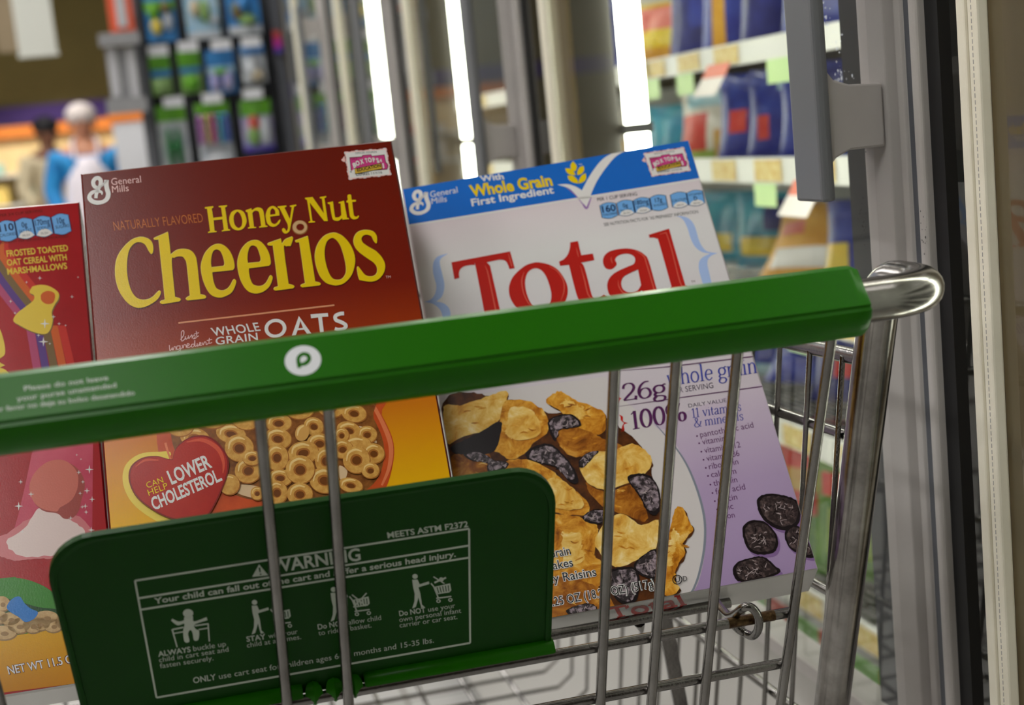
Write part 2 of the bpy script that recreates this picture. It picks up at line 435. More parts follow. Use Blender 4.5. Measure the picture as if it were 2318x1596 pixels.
T('ONLY', (447, 1036), (592, 1012), 36, .012); T('use cart seat for children ages 6-48 months and 15-35 lbs.', (612, 1009), (1985, 775), 34, -.002)
pn.poly('866,275!;925,345!;822,355!', PRINT_W, 3)
pn.stroke([(868, 295, 12), (873, 325, 9)], GREEN_FLAP, 4, curve=False); pn.ell(876, 338, 6, 6, GREEN_FLAP, 4, n=10)
# pictograms: seated child, then three shoppers with trolleys
pn.ell(412, 588, 33, 27, PRINT_W, 3)
pn.poly('390,612;440,605;450,640;530,612!;536,632!;455,660;462,690;482,700;478,755;450,760;440,712;425,695;412,720;420,768;390,770;380,705;388,655;345,665;304,636!;310,622!;350,640;385,632', PRINT_W, 3)
for q in (((310, 690, 10), (342, 805, 8)), ((312, 692, 9), (382, 678, 9)), ((322, 716, 7), (386, 706, 7)), ((455, 668, 9), (542, 655, 9)), ((540, 655, 9), (548, 768, 8)), ((480, 692, 7), (542, 682, 7))): pn.stroke(q, PRINT_W, 3)
def shopper(x, y, cross):
    pn.ell(x, y, 17, 16, PRINT_W, 3)
    pn.poly([(x-18, y+22), (x+16, y+20), (x+30, y+50), (x+88, y+32), (x+92, y+48), (x+22, y+70), (x+34, y+110), (x+44, y+180), (x+62, y+196), (x+40, y+200), (x+22, y+135), (x+5, y+195), (x-18, y+205), (x-4, y+160), (x-2, y+110), (x-12, y+70)], PRINT_W, 3)
    cx, cy = x+128, y+52
    pn.poly([(cx-8, cy+16), (cx+96, cy-8), (cx+104, cy+36), (cx+92, cy+50), (cx+18, cy+62)], PRINT_W, 3)
    for k in range(5): pn.stroke([(cx+12+k*18, cy+16-k*3, 6), (cx+24+k*16, cy+54-k*3, 6)], GREEN_FLAP, 4)
    pn.stroke([(cx-26, cy-8, 8), (cx-8, cy+14, 8), (cx+22, cy+88, 8)], PRINT_W, 3, curve=False); pn.stroke([(cx+8, cy+88, 8), (cx+104, cy+76, 8)], PRINT_W, 3)
    for w in (22, 98): pn.ell(cx+w, cy+108-w*.1, 14, 12, PRINT_W, 3, hole=(7, 6), n=16)
    if cross == 1: pn.stroke([(cx-4, cy-12, 11), (cx+70, cy-44, 11)], PRINT_W, 3); pn.ell(cx+40, cy-32, 15, 14, PRINT_W, 3); pn.stroke([(cx-10, cy-50, 7), (cx+60, cy-6, 7)], PRINT_W, 3)
    if cross == 2: pn.stroke([(cx-10, cy-20, 8), (cx+80, cy+52, 8)], PRINT_W, 5); pn.stroke([(cx+84, cy-30, 8), (cx, cy+60, 8)], PRINT_W, 5)
shopper(837, 518, 0); shopper(1342, 436, 2); shopper(1864, 352, 1)
ff.flush({'warning_print': 'pale printed warning text and pictograms'}, parent=flap)

# basket sides, floor and front
SX = 0.388
def mir(x, s): return 0.0377+s*(x-0.0377)
for s in (1, -1):
    for zz, r, y0 in ((0.962, .0052, .766), (0.909, .0036, .785), (0.793, .0036, .826), (0.683, .0036, .866)):
        ctube('side_rail', [(mir(SX-.001, s), y0+.012, zz), (mir(SX-.012, s), 1.2, zz-.008), (mir(SX-.05, s), 1.62, zz-.015)], r)
    for k in range(17):
        y = .803+.0475*k; t = k/16
        x = SX-.006-.040*max(0, (y-1.15)/.5)
        zb = 0.475+.03*t
        yb = y+(.962-zb)*.24
        ctube('side_wire', [(mir(x, s), y, .962-.012*t), (mir(x-.004, s), y+(yb-y)*.6, .962-(.962-zb)*.6), (mir(x-.012, s), yb-.004, zb+.014), (mir(x-.028, s), yb, zb)], 0.0019, None, 8)
b = MB()
for k in range(17):
    y = .803+.0475*k; t = k/16; x = SX-.006-.040*max(0, (y-1.15)/.5); zb = 0.475+.03*t; yb = y+(.962-zb)*.24
    b.tube([L((mir(x-.028, -1), yb, zb)), L((mir(x-.028, 1), yb, zb))], .0021, STEEL, 8)
for k in range(11):
    x = 0.0377-.28+.056*k; b.tube([L((x, .93, .471)), L((0.0377+(x-.0377)*.88, 1.68, .50))], .0026, STEEL, 8)
cpart(b, 'basket_floor', 'wire mesh floor of the basket')
b = MB()
for k in range(11):
    x = 0.0377-.25+.05*k; b.tube([L((x, 1.675, .502)), L((x, 1.63, .94))], .0023, STEEL, 8)
for zz in (.60, .70, .80, .94): b.tube([L((-.225, 1.675-(zz-.5)*.1, zz)), L((.30, 1.675-(zz-.5)*.1, zz))], .0034, STEEL, 8)
cpart(b, 'basket_front')
for s in (1, -1):
    b = MB(); b.tube([L((mir(.326, s), 1.665, .50)), L((mir(.328, s), 1.66, .58)), L((mir(.330, s), 1.65, .64))], [.016, .019, .013], BLACK, 14); cpart(b, 'corner_bumper', 'black plastic corner bumper')
for s in (1, -1):
    for y, x in ((.98, .36), (1.62, .30)):
        b = MB(); X = mir(x, s); b.tube([L((X-.014, y, .0625)), L((X-.010, y, .0625)), L((X+.010, y, .0625)), L((X+.014, y, .0625))], [.054, .0625, .0625, .054], BLACK, 24)
        b.tube([L((X, y, .0625)), L((X+.001, y+.012, .13)), L((X, y, .21))], .011, CHROME, 10); cpart(b, 'caster_wheel', 'black caster wheel under the frame')
# ------------------------------------------------------------------ cereal boxes in the child seat
def rotm(ax, ay, az):
    return (Matrix.Rotation(math.radians(az), 4, 'Z') @ Matrix.Rotation(math.radians(ax), 4, 'X') @ Matrix.Rotation(math.radians(ay), 4, 'Y'))
def carton(name, label, TR, rot, w, h, t, bodym, sidem, bottomm):
    R = rotm(*rot); org = Vector(TR) - R.to_3x3() @ Vector((w/2, 0, h))
    root = empty(name, mw=Matrix.Translation(org) @ R, label=label, cat='cereal box')
    b = MB(); e = .0012
    def ring(y, g): return [(-w/2+g, y, g), (w/2-g, y, g), (w/2-g, y, h-g), (-w/2+g, y, h-g)]
    vs = ring(0, e) + ring(e, 0) + ring(t-e, 0) + ring(t, e)
    b.add(vs, [(0, 1, 2, 3)], bodym); k = [(0, bottomm), (1, sidem), (2, sidem), (3, sidem)]
    for j in range(3):
        for i, m in k:
            b.v, b.f = b.v, b.f
            b.f.append((j*4+i, j*4+(i+1) % 4, j*4+4+(i+1) % 4, j*4+4+i)); b.m.append(b.slot(m))
    b.f.append((15, 14, 13, 12)); b.m.append(b.slot(bodym))
    b.build('carton', root)
    return root, Face(root, (-w/2, 0, 0), (1, 0, 0), (0, 0, 1))
def gradient(name, stops, axis='Z', rough=0.21, w=1.0, h=1.0):
    m = ink(name, (255, 255, 255), rough=rough); nt = m.node_tree; b = nt.nodes['Principled BSDF']
    tc = nt.nodes.new('ShaderNodeTexCoord'); sp = nt.nodes.new('ShaderNodeSeparateXYZ'); r = nt.nodes.new('ShaderNodeValToRGB')
    nt.links.new(tc.outputs['Generated'], sp.inputs[0]); nt.links.new(sp.outputs[axis], r.inputs[0]); nt.links.new(r.outputs[0], b.inputs['Base Color'])
    el = r.color_ramp.elements
    while len(el) < len(stops): el.new(0.5)
    for e, (p, c) in zip(el, stops): e.position = p; e.color = srgb(c)
    return m
I_WHITE = ink('white', (226, 224, 220)); I_BLACK = ink('black', (24, 22, 24)); I_YEL = ink('yellow', (232, 200, 2)); I_YELHI = ink('pale_yellow', (238, 222, 110))
I_MAR = ink('maroon', (84, 14, 4)); I_PEACH = ink('peach', (222, 150, 110)); I_TAN = ink('tan', (206, 168, 120)); I_TAN2 = ink('tan_shadow', (150, 96, 44))
I_PINK = ink('pink', (200, 62, 128)); I_GOLD = ink('gold', (206, 170, 60)); I_PALEP = ink('pale_pink', (236, 190, 184)); I_BADGE = ink('badge_blue', (112, 170, 226)); I_NAVY = ink('navy', (20, 30, 70))
def maker_logo(pen, m, l=3):
    pen.stroke([(605, 670, 110), (490, 610, 125), (450, 480, 135), (510, 365, 130), (620, 340, 130), (695, 420, 140), (690, 550, 130), (630, 680, 115), (575, 800, 115), (545, 900, 110), (540, 1000, 105)], m, l)
    pen.stroke([(640, 640, 80), (760, 560, 70), (860, 470, 80), (900, 405, 60)], m, l)
    pen.stroke([(885, 400, 150), (880, 560, 150), (905, 700, 150), (945, 850, 150), (905, 1010, 145), (780, 1110, 125), (600, 1145, 135), (430, 1105, 140), (330, 1000, 145), (345, 890, 125), (440, 800, 115), (580, 760, 100), (680, 780, 95), (735, 820, 70), (735, 890, 20)], m, l)
def maker_text(pen, m, l=3):
    pen.text('General', (1050, 570), (2025, 478), (1030, 350), m, l); pen.text('Mills', (1075, 820), (1620, 765), (1055, 600), m, l)
def coupon(pen, l=2):
    pen.poly('175,240!;1865,105!;2040,1180!;340,1360!', I_PALEP, l)
    pen.poly('215,285!;1830,155!;1985,1150!;385,1310!', I_WHITE, l+1)
    for a, c in (((175, 240), (1865, 105)), ((1865, 105), (2040, 1180)), ((2040, 1180), (340, 1360)), ((340, 1360), (175, 240))):
        for k in range(1, 12, 2):
            p = [(a[0]+(c[0]-a[0])*q/12, a[1]+(c[1]-a[1])*q/12, 34) for q in (k, k+.8)]; pen.stroke(p, I_MAR if k % 4 == 1 else I_WHITE, l+1)
    pen.poly('50,560;110,500;170,420;200,640;90,620', I_PALEP, l)
    pen.poly('370,470!;860,435!;900,380!;1245,350!;1275,415!;1780,355!;1845,670!;1910,740;1925,840;1890,960!;440,1080!', I_MAR, l+2)
    pen.poly('400,500!;880,465!;915,405!;1235,375!;1265,440!;1765,385!;1820,690!;1880,745;1895,840;1865,935!;470,1050!', I_PINK, l+3)
    pen.poly('560,925!;1650,700!;1700,935!;600,1150!', I_BLACK, l+4); pen.poly('585,940!;1630,722!;1680,920!;610,1125!', I_GOLD, l+5)
    pen.poly('1690,715!;1740,705!;1775,905!;1720,915!', I_WHITE, l+5)
    pen.poly('575,930!;600,1130!;385,1065!', I_WHITE, l+5); pen.poly('385,1065!;450,1025!;460,1085!', I_NAVY, l+6)
    pen.text('EDUCATION', (690, 1050), (1640, 860), (660, 930), I_BLACK, l+6, bold=.03)
    for ch, a, c, h in (('B', (545, 905), (660, 840), 170), ('O', (650, 815), (800, 770), 170), ('X', (830, 750), (960, 700), 160), ('T', (1030, 690), (1120, 675), 160), ('O', (1140, 670), (1290, 655), 165), ('P', (1330, 660), (1430, 655), 160), ('S', (1480, 680), (1590, 690), 170)):
        pen.text(ch, a, c, (a[0]-h*.3, a[1]-h), I_MAR, l+4, bold=.09); pen.text(ch, a, c, (a[0]-h*.3, a[1]-h), I_WHITE, l+5, bold=.05)
    pen.text('4', (1600, 670), (1680, 665), (1580, 540), I_WHITE, l+6, bold=.04)
    pen.text('OFFICIAL COUPON', (610, 345), (1465, 285), (600, 270), I_BLACK, l+3); pen.text('EXPIRES 11/1/16', (650, 1220), (1690, 1115), (635, 1125), I_BLACK, l+3, bold=.01)
    pen.text('GALE', (440, 580), (700, 560), (430, 510), I_MAR, l+4)
def badge(pen, x, y, k, rows, foot, l=2, w=300, h=310, dark=I_NAVY):
    """rounded nutrition badge; x, y = top left, rows = text lines"""
    sk = .21
    def q(a, b_): return (x+a*k*w+b_*k*h*sk*.95, y+b_*k*h-a*k*w*.15)
    def outline(g):
        P = [q(g, .12), *[q(g+(1-2*g)*i/6, .12-.13*math.sin(math.pi*i/6)+g*.6) for i in range(1, 6)], q(1-g, .12), q(1-g, .88), *[q(1-g-(1-2*g)*i/6, .88+.13*math.sin(math.pi*i/6)-g*.6) for i in range(1, 6)], q(g, .88)]
        return P
    pen.poly([outline(0)], dark, l); pen.poly([outline(.045)], I_BADGE, l+1)
    if foot:
        pen.poly([[q(.06, .86), q(.2, .70), q(.4, .62), q(.6, .62), q(.8, .70), q(.94, .86), q(.75, .94), q(.5, .98), q(.25, .94)]], I_WHITE, l+2)
        pen.text(foot, q(.3, .87), q(.72, .87), q(.29, .77), I_BLACK, l+3)
    for t, a, c, y0, y1, bo in rows: pen.text(t, q(a, y1), q(c, y1), q(a, y0), dark, l+2, bold=bo)

# --- brown and amber box in the middle
HN = gradient('amber_fade', [(0.0, (240, 196, 2)), (0.24, (238, 184, 2)), (0.36, (222, 146, 8)), (0.47, (196, 92, 14)), (0.56, (160, 54, 8)), (0.68, (122, 24, 2)), (1.0, (104, 20, 2))])
I_CAMB = ink('box_top_brown', (98, 24, 14))
hb, hf = carton('cereal_box', 'brown and amber honey cereal box with big yellow lettering, standing in the middle', (.1473, 1.0098, 1.1210), (-31.72, -.52, -3.06), .2142, .345, .055, HN, I_CAMB, I_WHITE)
p = Pen(hf, 'maker_mark', 180, 380, 14.4875); maker_logo(p, I_WHITE); maker_text(p, I_PALEP)
p = Pen(hf, 'coupon_print', 770, 330, 17.73); coupon(p)
HONEY = ['80,285!;190,272!;192,290!;170,305!;190,425!;310,410!;292,290!;262,285!;262,270!;370,258!;372,275!;345,290!;385,572!;410,577!;412,592!;302,605!;302,592!;328,580!;310,445!;195,458!;208,595!;235,600!;235,612!;122,625!;122,610!;148,600!;108,305!;82,305!',
 ['505,318;430,350;400,430;410,510;450,570;520,590;590,560;627,480;615,400;580,340', '500,348;465,390;458,450;475,520;520,558;560,530;570,460;550,390;525,355'],
 '615,325!;690,300!;697,325!;760,290;820,300;850,350;875,525!;902,530!;902,545!;792,555!;792,540!;818,530!;795,370;770,335;730,335;702,365!;725,545!;752,545!;752,558!;645,568!;645,552!;668,545!;640,355!;617,345!',
 ['935,410!;1058,395!;1050,330;1010,285;965,270;910,300;880,370;880,430;900,500;950,540;1000,540;1050,505;1072,460;1060,448;1020,495;985,505;950,480', '938,385!;1005,377!;1000,330;965,300;940,335'],
 '1035,275!;1148,262!;1150,280!;1125,292!;1195,440!;1220,285!;1195,280!;1195,265!;1278,250!;1280,268!;1250,280!;1200,560;1180,610;1140,632;1105,615;1092,580;1110,558;1135,575;1150,600;1170,560;1165,510!;1060,300!;1037,292!',
 '1393,162!;1492,152!;1640,365!;1615,175!;1588,170!;1588,152!;1672,138!;1672,155!;1648,168!;1692,468!;1645,470!;1455,225!;1490,465!;1525,472!;1525,485!;1440,492!;1440,478!;1465,465!;1420,190!;1395,180!',
 '1690,225!;1760,210!;1785,400;1800,420;1840,415;1870,390!;1860,235!;1835,235!;1835,220!;1905,200!;1945,425!;1970,430!;1970,442!;1885,450!;1880,430!;1830,465;1770,455;1745,400;1720,250!;1692,240!',
 '1935,205!;1955,190!;1952,130;1985,118;1998,130!;2005,190!;2062,188!;2060,212!;2012,218!;2030,370;2045,405;2075,410;2090,395;2102,405;2080,435;2030,445;1990,420;1975,360;1960,228!;1937,225!']
CHE = ['640,460;640,380;610,300;530,255;430,248;320,290;200,400;110,540;75,700;80,860;120,1020;190,1150;280,1250;400,1305;520,1290;640,1230;720,1160;757,1080;740,1048;700,1080;640,1140;560,1180;470,1185;390,1150;320,1060;275,930;250,780;250,620;270,480;310,390;380,330;460,325;530,370;580,460;615,500',
 '655,265;680,250!;855,175!;870,200;905,510!;1000,440;1110,425;1210,450;1270,520;1300,640;1350,1105!;1420,1120;1435,1150;1410,1168!;1160,1195!;1135,1180;1145,1155;1195,1125!;1150,680;1125,590;1080,540;1020,535;960,555;920,610;970,1145!;1045,1165;1052,1190;1030,1210!;780,1250!;750,1235;760,1205;820,1185!;730,330;710,290;660,285',
 ['1530,772!;1835,740!;1862,690;1840,560;1780,440;1700,370;1610,350;1510,390;1420,490;1370,620;1360,720;1380,850;1420,970;1480,1080;1550,1135;1650,1152;1750,1120;1830,1060;1885,930;1870,880;1840,895;1790,985;1730,1035;1660,1045;1590,1010;1550,920;1530,810', '1517,702!;1700,680!;1712,640;1690,540;1650,460;1590,430;1540,460;1515,540;1508,630']]
RIOS = [['90,715!;390,675!;418,630;395,500;340,390;260,310;170,293;70,330;-20,430;-70,560;-80,670;-60,800;-20,920;40,1020;110,1075;210,1090;310,1060;400,980;445,860;425,820;400,840;350,930;290,975;215,980;150,950;110,870;92,780', '77,638!;255,620!;270,580;250,490;210,400;145,370;100,400;75,480;68,570'],
 '375,345;400,330!;570,270!;585,350!;640,280;740,240!;752,270;715,380!;650,385;615,420;685,950!;760,970;770,995;745,1015!;490,1048!;465,1035;475,1005;530,985!;455,400;435,375;380,370',
 '790,300;810,290!;975,230!;1085,915!;1155,930;1165,955;1145,970!;890,1000!;868,985;880,960;935,940!;850,340;840,325;795,325',
 ['1345,183;1230,225;1130,340;1082,500;1095,660;1150,820;1230,920;1320,960;1420,968;1530,925;1630,810;1680,640;1670,500;1610,360;1520,250;1430,195', '1335,258;1260,310;1225,440;1235,600;1280,760;1340,860;1410,888;1490,870;1545,780;1540,640;1500,480;1460,370;1400,290'],
 '2010,310;1995,340;1960,300;1930,240;1870,210;1810,220;1775,270;1800,330;1880,390;2000,460;2090,560;2132,670;2110,780;2040,870;1950,910;1860,910;1750,890!;1730,830;1712,720;1730,690;1765,730;1830,810;1900,838;1970,825;2010,780;2010,700;1960,630;1860,560;1740,470;1680,390;1660,300;1690,210;1760,155;1860,140;1960,165;2005,230']
def letters(pen, G, m, l, hi=None, sh=None, d=10):
    for g in G:
        if sh: pen.poly(g, sh, l-1, dx=d, dy=d*1.3)
        if hi: pen.poly(g, hi, l, dx=-d*.5, dy=-d*.5)
        pen.poly(g, m, l+1)
letters(Pen(hf, 'title_lettering', 450, 420, 5.795), HONEY, I_YEL, 3, None, I_MAR, 6)
letters(Pen(hf, 'title_lettering', 250, 500, 6.6229), CHE, I_YEL, 3, I_YELHI, I_MAR, 12)
p = Pen(hf, 'title_lettering', 550, 500, 6.6229); letters(p, RIOS, I_YEL, 3, I_YELHI, I_MAR, 12)
p.ell(855, 100, 120, 110, I_TAN2, 3, hole=(54, 46, 4, -6)); p.ell(853, 96, 108, 98, I_TAN, 4, hole=(62, 54, 6, 0))
p.text('TM', (2142, 862), (2215, 858), (2140, 826), I_PALEP, 3)
p = Pen(hf, 'slogan_print', 180, 310, 2.85)
I_ORT = ink('burnt_orange', (196, 104, 40)); p.text('NATURALLY FLAVORED', (226, 606), (800, 550), (216, 548), I_ORT, 3, bold=-.008)
p = Pen(hf, 'oats_slogan', 360, 680, 5.039)
p.stroke([(220, 258, 18), (2000, 55, 18)], I_PEACH, 2); p.stroke([(270, 670, 14), (1500, 520, 14)], I_PEACH, 2)
p.text('WHOLE', (618, 410), (1160, 345), (585, 318), I_WHITE, 3, bold=.01, track=1.05); p.text('GRAIN', (650, 510), (1130, 455), (640, 425), I_WHITE, 3, bold=.01, track=1.05)
p.ell(1328, 320, 125, 108, I_WHITE, 3, hole=(84, 72), rot=-8)
p.poly(['1595,180!;1740,382!;1690,385!;1655,335!;1580,342!;1560,400!;1515,405!', '1612,235!;1642,315!;1590,320!'], I_WHITE, 3)
p.poly('1728,160!;1925,145!;1930,185!;1858,190!;1880,365!;1838,370!;1815,195!;1735,205!', I_WHITE, 3)
p.stroke([(2110, 150, 42), (2060, 155, 42), (2012, 180, 42), (2020, 225, 42), (2080, 250, 42), (2130, 285, 42), (2110, 325, 42), (2050, 335, 42), (2005, 325, 40)], I_WHITE, 3)
SCR = [[(245, 450), (280, 400), (282, 350), (258, 360), (255, 430), (262, 465), (295, 440), (300, 410)], [(300, 410), (308, 445), (335, 420)], [(335, 400), (340, 435), (365, 405), (375, 395), (378, 435)], [(378, 430), (400, 395), (412, 420), (390, 440), (430, 420), (425, 350), (432, 410), (455, 405)], [(400, 385), (455, 370)],
 [(118, 510), (125, 575), (150, 545)], [(150, 535), (158, 570), (175, 530), (190, 535), (195, 565)], [(235, 520), (205, 525), (205, 560), (235, 550), (240, 515), (243, 590), (225, 620), (210, 600), (245, 560), (265, 540)], [(265, 510), (275, 545), (285, 510), (305, 510), (310, 540)], [(315, 530), (345, 505), (325, 495), (318, 535), (350, 535), (375, 510)], [(400, 500), (372, 505), (375, 535), (400, 520), (408, 455), (412, 525), (435, 510)], [(435, 490), (440, 525), (460, 500)], [(460, 510), (480, 490), (465, 482), (462, 515), (490, 510)], [(495, 480), (503, 510), (520, 475), (535, 480), (540, 505), (565, 490)], [(575, 430), (572, 490), (605, 480)], [(545, 460), (605, 445)]]
for q in SCR: p.stroke(q, I_PALEP, 3, w=9)
# bowl of oat rings, red heart
p = Pen(hf, 'bowl_picture', 200, 880, 2.6953)
I_BOWL = ink('terracotta', (206, 84, 34), mottle=(190, 70, 28), scale=60); I_BOWLD = ink('terracotta_dark', (150, 46, 18)); I_BOWLR = ink('terracotta_rim', (226, 124, 78)); I_MILK = ink('milk', (222, 190, 150)); I_GAP = ink('toast', (150, 92, 38), mottle=(112, 62, 22), scale=160)
I_RING = ink('oat_ring', (220, 168, 86), mottle=(196, 138, 60), scale=260); I_RINGH = ink('oat_ring_light', (238, 204, 136)); I_RINGD = ink('oat_ring_shade', (166, 102, 40)); I_HOLE = ink('oat_ring_hole', (112, 62, 20))
p.poly('410,20!;1700,20;1790,160;1862,330;1850,500;1780,680;1640,860;1400,960;1000,980;700,900;560,760;470,560;420,330', I_BOWL, 2)
p.stroke([(1715, 60, 20), (1800, 220, 26), (1845, 350, 28), (1835, 480, 22), (1790, 590, 12)], I_BOWLR, 3)
p.stroke([(470, 330, 14), (490, 400, 12), (520, 470, 8)], I_BOWLR, 3)
p.poly('500,20!;1640,20;1740,180;1800,330;1795,470;1740,580;1620,650;1400,690;1100,690;900,650;780,560;640,480;540,400;500,250', I_GAP, 3)
p.poly('860,600;960,585;1060,610;1060,670;940,650', I_MILK, 4); p.poly('1530,470;1580,500;1560,560;1530,540', I_MILK, 4); p.poly('1650,230;1720,260;1760,330;1700,300', I_MILK, 4)
rings = [(650, 300, 90, 60, 10), (560, 230, 80, 60, 0), (870, 275, 92, 58, 12), (760, 180, 88, 62, 0), (960, 190, 84, 60, 8), (1290, 130, 84, 56, 0), (1480, 120, 80, 54, 5), (1620, 150, 76, 54, 10), (1160, 210, 80, 56, 0), (1375, 230, 62, 54, 20), (1590, 255, 76, 52, 18), (1700, 280, 60, 52, 0), (1545, 285, 44, 46, 0), (1155, 305, 84, 64, 8), (1410, 335, 78, 62, 0), (1640, 345, 84, 50, -8), (920, 362, 88, 82, 8), (1310, 392, 94, 70, -12), (1740, 395, 66, 60, 10), (1550, 370, 64, 56, 0), (1150, 420, 70, 80, 0), (1445, 440, 62, 80, 0), (975, 500, 82, 76, -20), (1635, 435, 82, 82, 0), (1170, 545, 74, 52, 0), (1440, 560, 92, 78, 10), (860, 585, 62, 62, 0), (1600, 590, 74, 44, 12), (1150, 635, 64, 72, 0), (1292, 495, 88, 86, 0), (1290, 645, 78, 68, 0), (1030, 640, 40, 40, 0), (1720, 500, 54, 48, 0), (1000, 425, 60, 44, 0)]
for i, (x, y, rx, ry, ro) in enumerate(rings):
    l = 4+i*.55
    p.ell(x+3, y+4, rx+3, ry+3, I_RINGD, l, rot=ro, n=22); p.ell(x, y, rx, ry, I_RING, l+.15, rot=ro, n=22)
    if not i % 11 == 4:
        p.ell(x, y+2, rx*.46, ry*.44, I_RINGD, l+.3, rot=ro, n=16); p.ell(x+2, y+5, rx*.34, ry*.32, I_HOLE, l+.4, rot=ro, n=16)
    p.stroke([(x-rx*.72, y+ry*.1, rx*.06), (x-rx*.6, y-ry*.45, rx*.14), (x-rx*.1, y-ry*.74, rx*.16), (x+rx*.4, y-ry*.62, rx*.08)], I_RINGH, l+.3)
oat = ink('oat_piece', (214, 160, 84)); p.ell(1305, 272, 42, 52, oat, 20, rot=20); p.stroke([(1275, 290, 6), (1285, 250, 14), (1315, 228, 8)], I_RINGH, 21)
p.part = 'heart_emblem'
I_GLOW = ink('heart_halo', (240, 212, 84)); I_HEART = ink('heart_red', (186, 40, 24), mottle=(170, 30, 20), scale=20); I_HEARTD = ink('heart_edge', (130, 22, 14)); I_HEARTH = ink('heart_light', (216, 84, 56))
HEART = '515,435!;540,360;620,300;720,290;800,340;855,430;850,530;800,660;740,770;690,805;600,815;530,805;420,760;300,670;250,570;260,480;330,425;420,415;480,430'
p.poly('505,400;430,385;310,400;225,470;212,580;270,700;400,800;530,850;600,860;640,830;480,700;420,560', I_GLOW, 2.5)
p.poly(HEART, I_HEARTD, 24); P = smooth(HEART); cx, cy = 560, 560
p.poly([[(cx+(x-cx)*.965, cy+(y-cy)*.965) for x, y in P]], I_HEART, 25)
p.stroke([(600, 330, 6), (700, 318, 22), (790, 370, 26), (825, 450, 18), (822, 520, 6)], I_HEARTH, 26); p.stroke([(290, 480, 4), (350, 440, 14), (430, 440, 8)], I_HEARTH, 26)
p.text('CAN', (362, 612), (462, 575), (350, 578), I_YEL, 27); p.text('HELP', (372, 658), (490, 612), (360, 622), I_YEL, 27)
p.text('LOWER', (510, 588), (758, 480), (478, 512), I_WHITE, 27, bold=.028); p.text('CHOLESTEROL.', (402, 746), (820, 560), (376, 676), I_WHITE, 27, bold=.028)
hf.flush({'title_lettering': 'raised-looking yellow title lettering', 'coupon_print': 'small pink and white coupon print', 'heart_emblem': 'red heart with a cholesterol slogan', 'bowl_picture': 'printed terracotta bowl heaped with oat rings'})
# --- white and lilac box on the right
I_PAPER = gradient('pale_carton', [(0.0, (200, 188, 198)), (0.42, (206, 196, 204)), (0.78, (222, 221, 219)), (0.9, (220, 208, 211)), (1.0, (220, 208, 211))])
I_BLUE = ink('banner_blue', (26, 104, 196)); I_RED = ink('title_red', (186, 32, 24)); I_REDH = ink('title_red_light', (214, 92, 74)); I_SKY = ink('brace_blue', (166, 190, 232)); I_LILAC = gradient('lilac_fade', [(0.0, (162, 138, 178)), (0.5, (176, 154, 188)), (1.0, (204, 190, 204))])
I_BOT = ink('carton_base_white', (206, 204, 200)); I_SIDE = ink('carton_side', (214, 208, 210))
tb, tf = carton('cereal_box', 'white and lilac flake cereal box with a blue top banner and red lettering', (.3794, 1.0405, 1.0985), (-37.8, -4.81, -11.5), .222, .352, .044, I_PAPER, I_SIDE, I_BOT)
CLIP = (0.0006, .2214, 0.0006, .3514)
p = Pen(tf, 'top_banner', 900, 310, 2.9718, clip=CLIP)
p.poly('-40,340!;40,320!;1990,10!;2050,-10!;2040,275!;72,590!;30,600!', I_BLUE, 1)
p.stroke([(70, 598, 12), (2038, 284, 12)], I_WHITE, 2, curve=False)
p.poly('1075,322!;1140,318;1200,335;1240,360!;1300,250;1380,150;1480,95;1560,80!;1470,130;1400,210;1340,300;1300,390;1272,470!;1240,440;1200,390;1150,345', I_WHITE, 2)
p.stroke([(1130, 338, 3), (1195, 388, 9), (1240, 440, 12), (1270, 480, 14), (1290, 440, 10), (1306, 395, 4)], ink('tick_shadow', (150, 112, 172)), 1.5)
for c in ('1180,163!;1205,195;1200,225;1185,232!;1165,210;1165,185', '1128,212!;1165,215;1190,240;1195,258!;1160,255;1135,235', '1250,195!;1255,225;1235,250;1208,256!;1210,230;1225,205', '1143,262!;1180,262;1210,290;1215,314!;1175,305;1150,285', '1265,245!;1268,280;1248,305;1218,314!;1222,285;1240,258'): p.poly(c, I_YEL, 3)
p.text('With', (560, 300), (718, 283), (548, 262), I_WHITE, 3, bold=.03)
p.text('Whole Grain', (497, 402), (1046, 325), (478, 330), I_YEL, 3, bold=.035)
p.text('First Ingredient', (500, 466), (1054, 378), (491, 420), I_WHITE, 3, bold=.025)
p.text('TM', (1218, 192), (1240, 190), (1217, 183), I_WHITE, 3)
lg = ([(245, 270), (1020, 230), (1060, 1180), (285, 1220)], [(923, 432), (972, 424), (979, 481.5), (930, 489.5)])
p = Pen(tf, 'maker_mark', quad=lg); maker_logo(p, I_WHITE)
p = Pen(tf, 'maker_mark', 900, 310, 2.9718); p.text('General', (222, 408), (405, 375), (216, 368), I_WHITE, 3); p.text('Mills', (230, 452), (332, 435), (226, 414), I_WHITE, 3)
p = Pen(tf, 'coupon_print', quad=([(175, 240), (1865, 105), (2040, 1180), (340, 1360)], [(1456.8, 347), (1548.5, 333.5), (1563.4, 387), (1475, 400)])); coupon(p, 3)
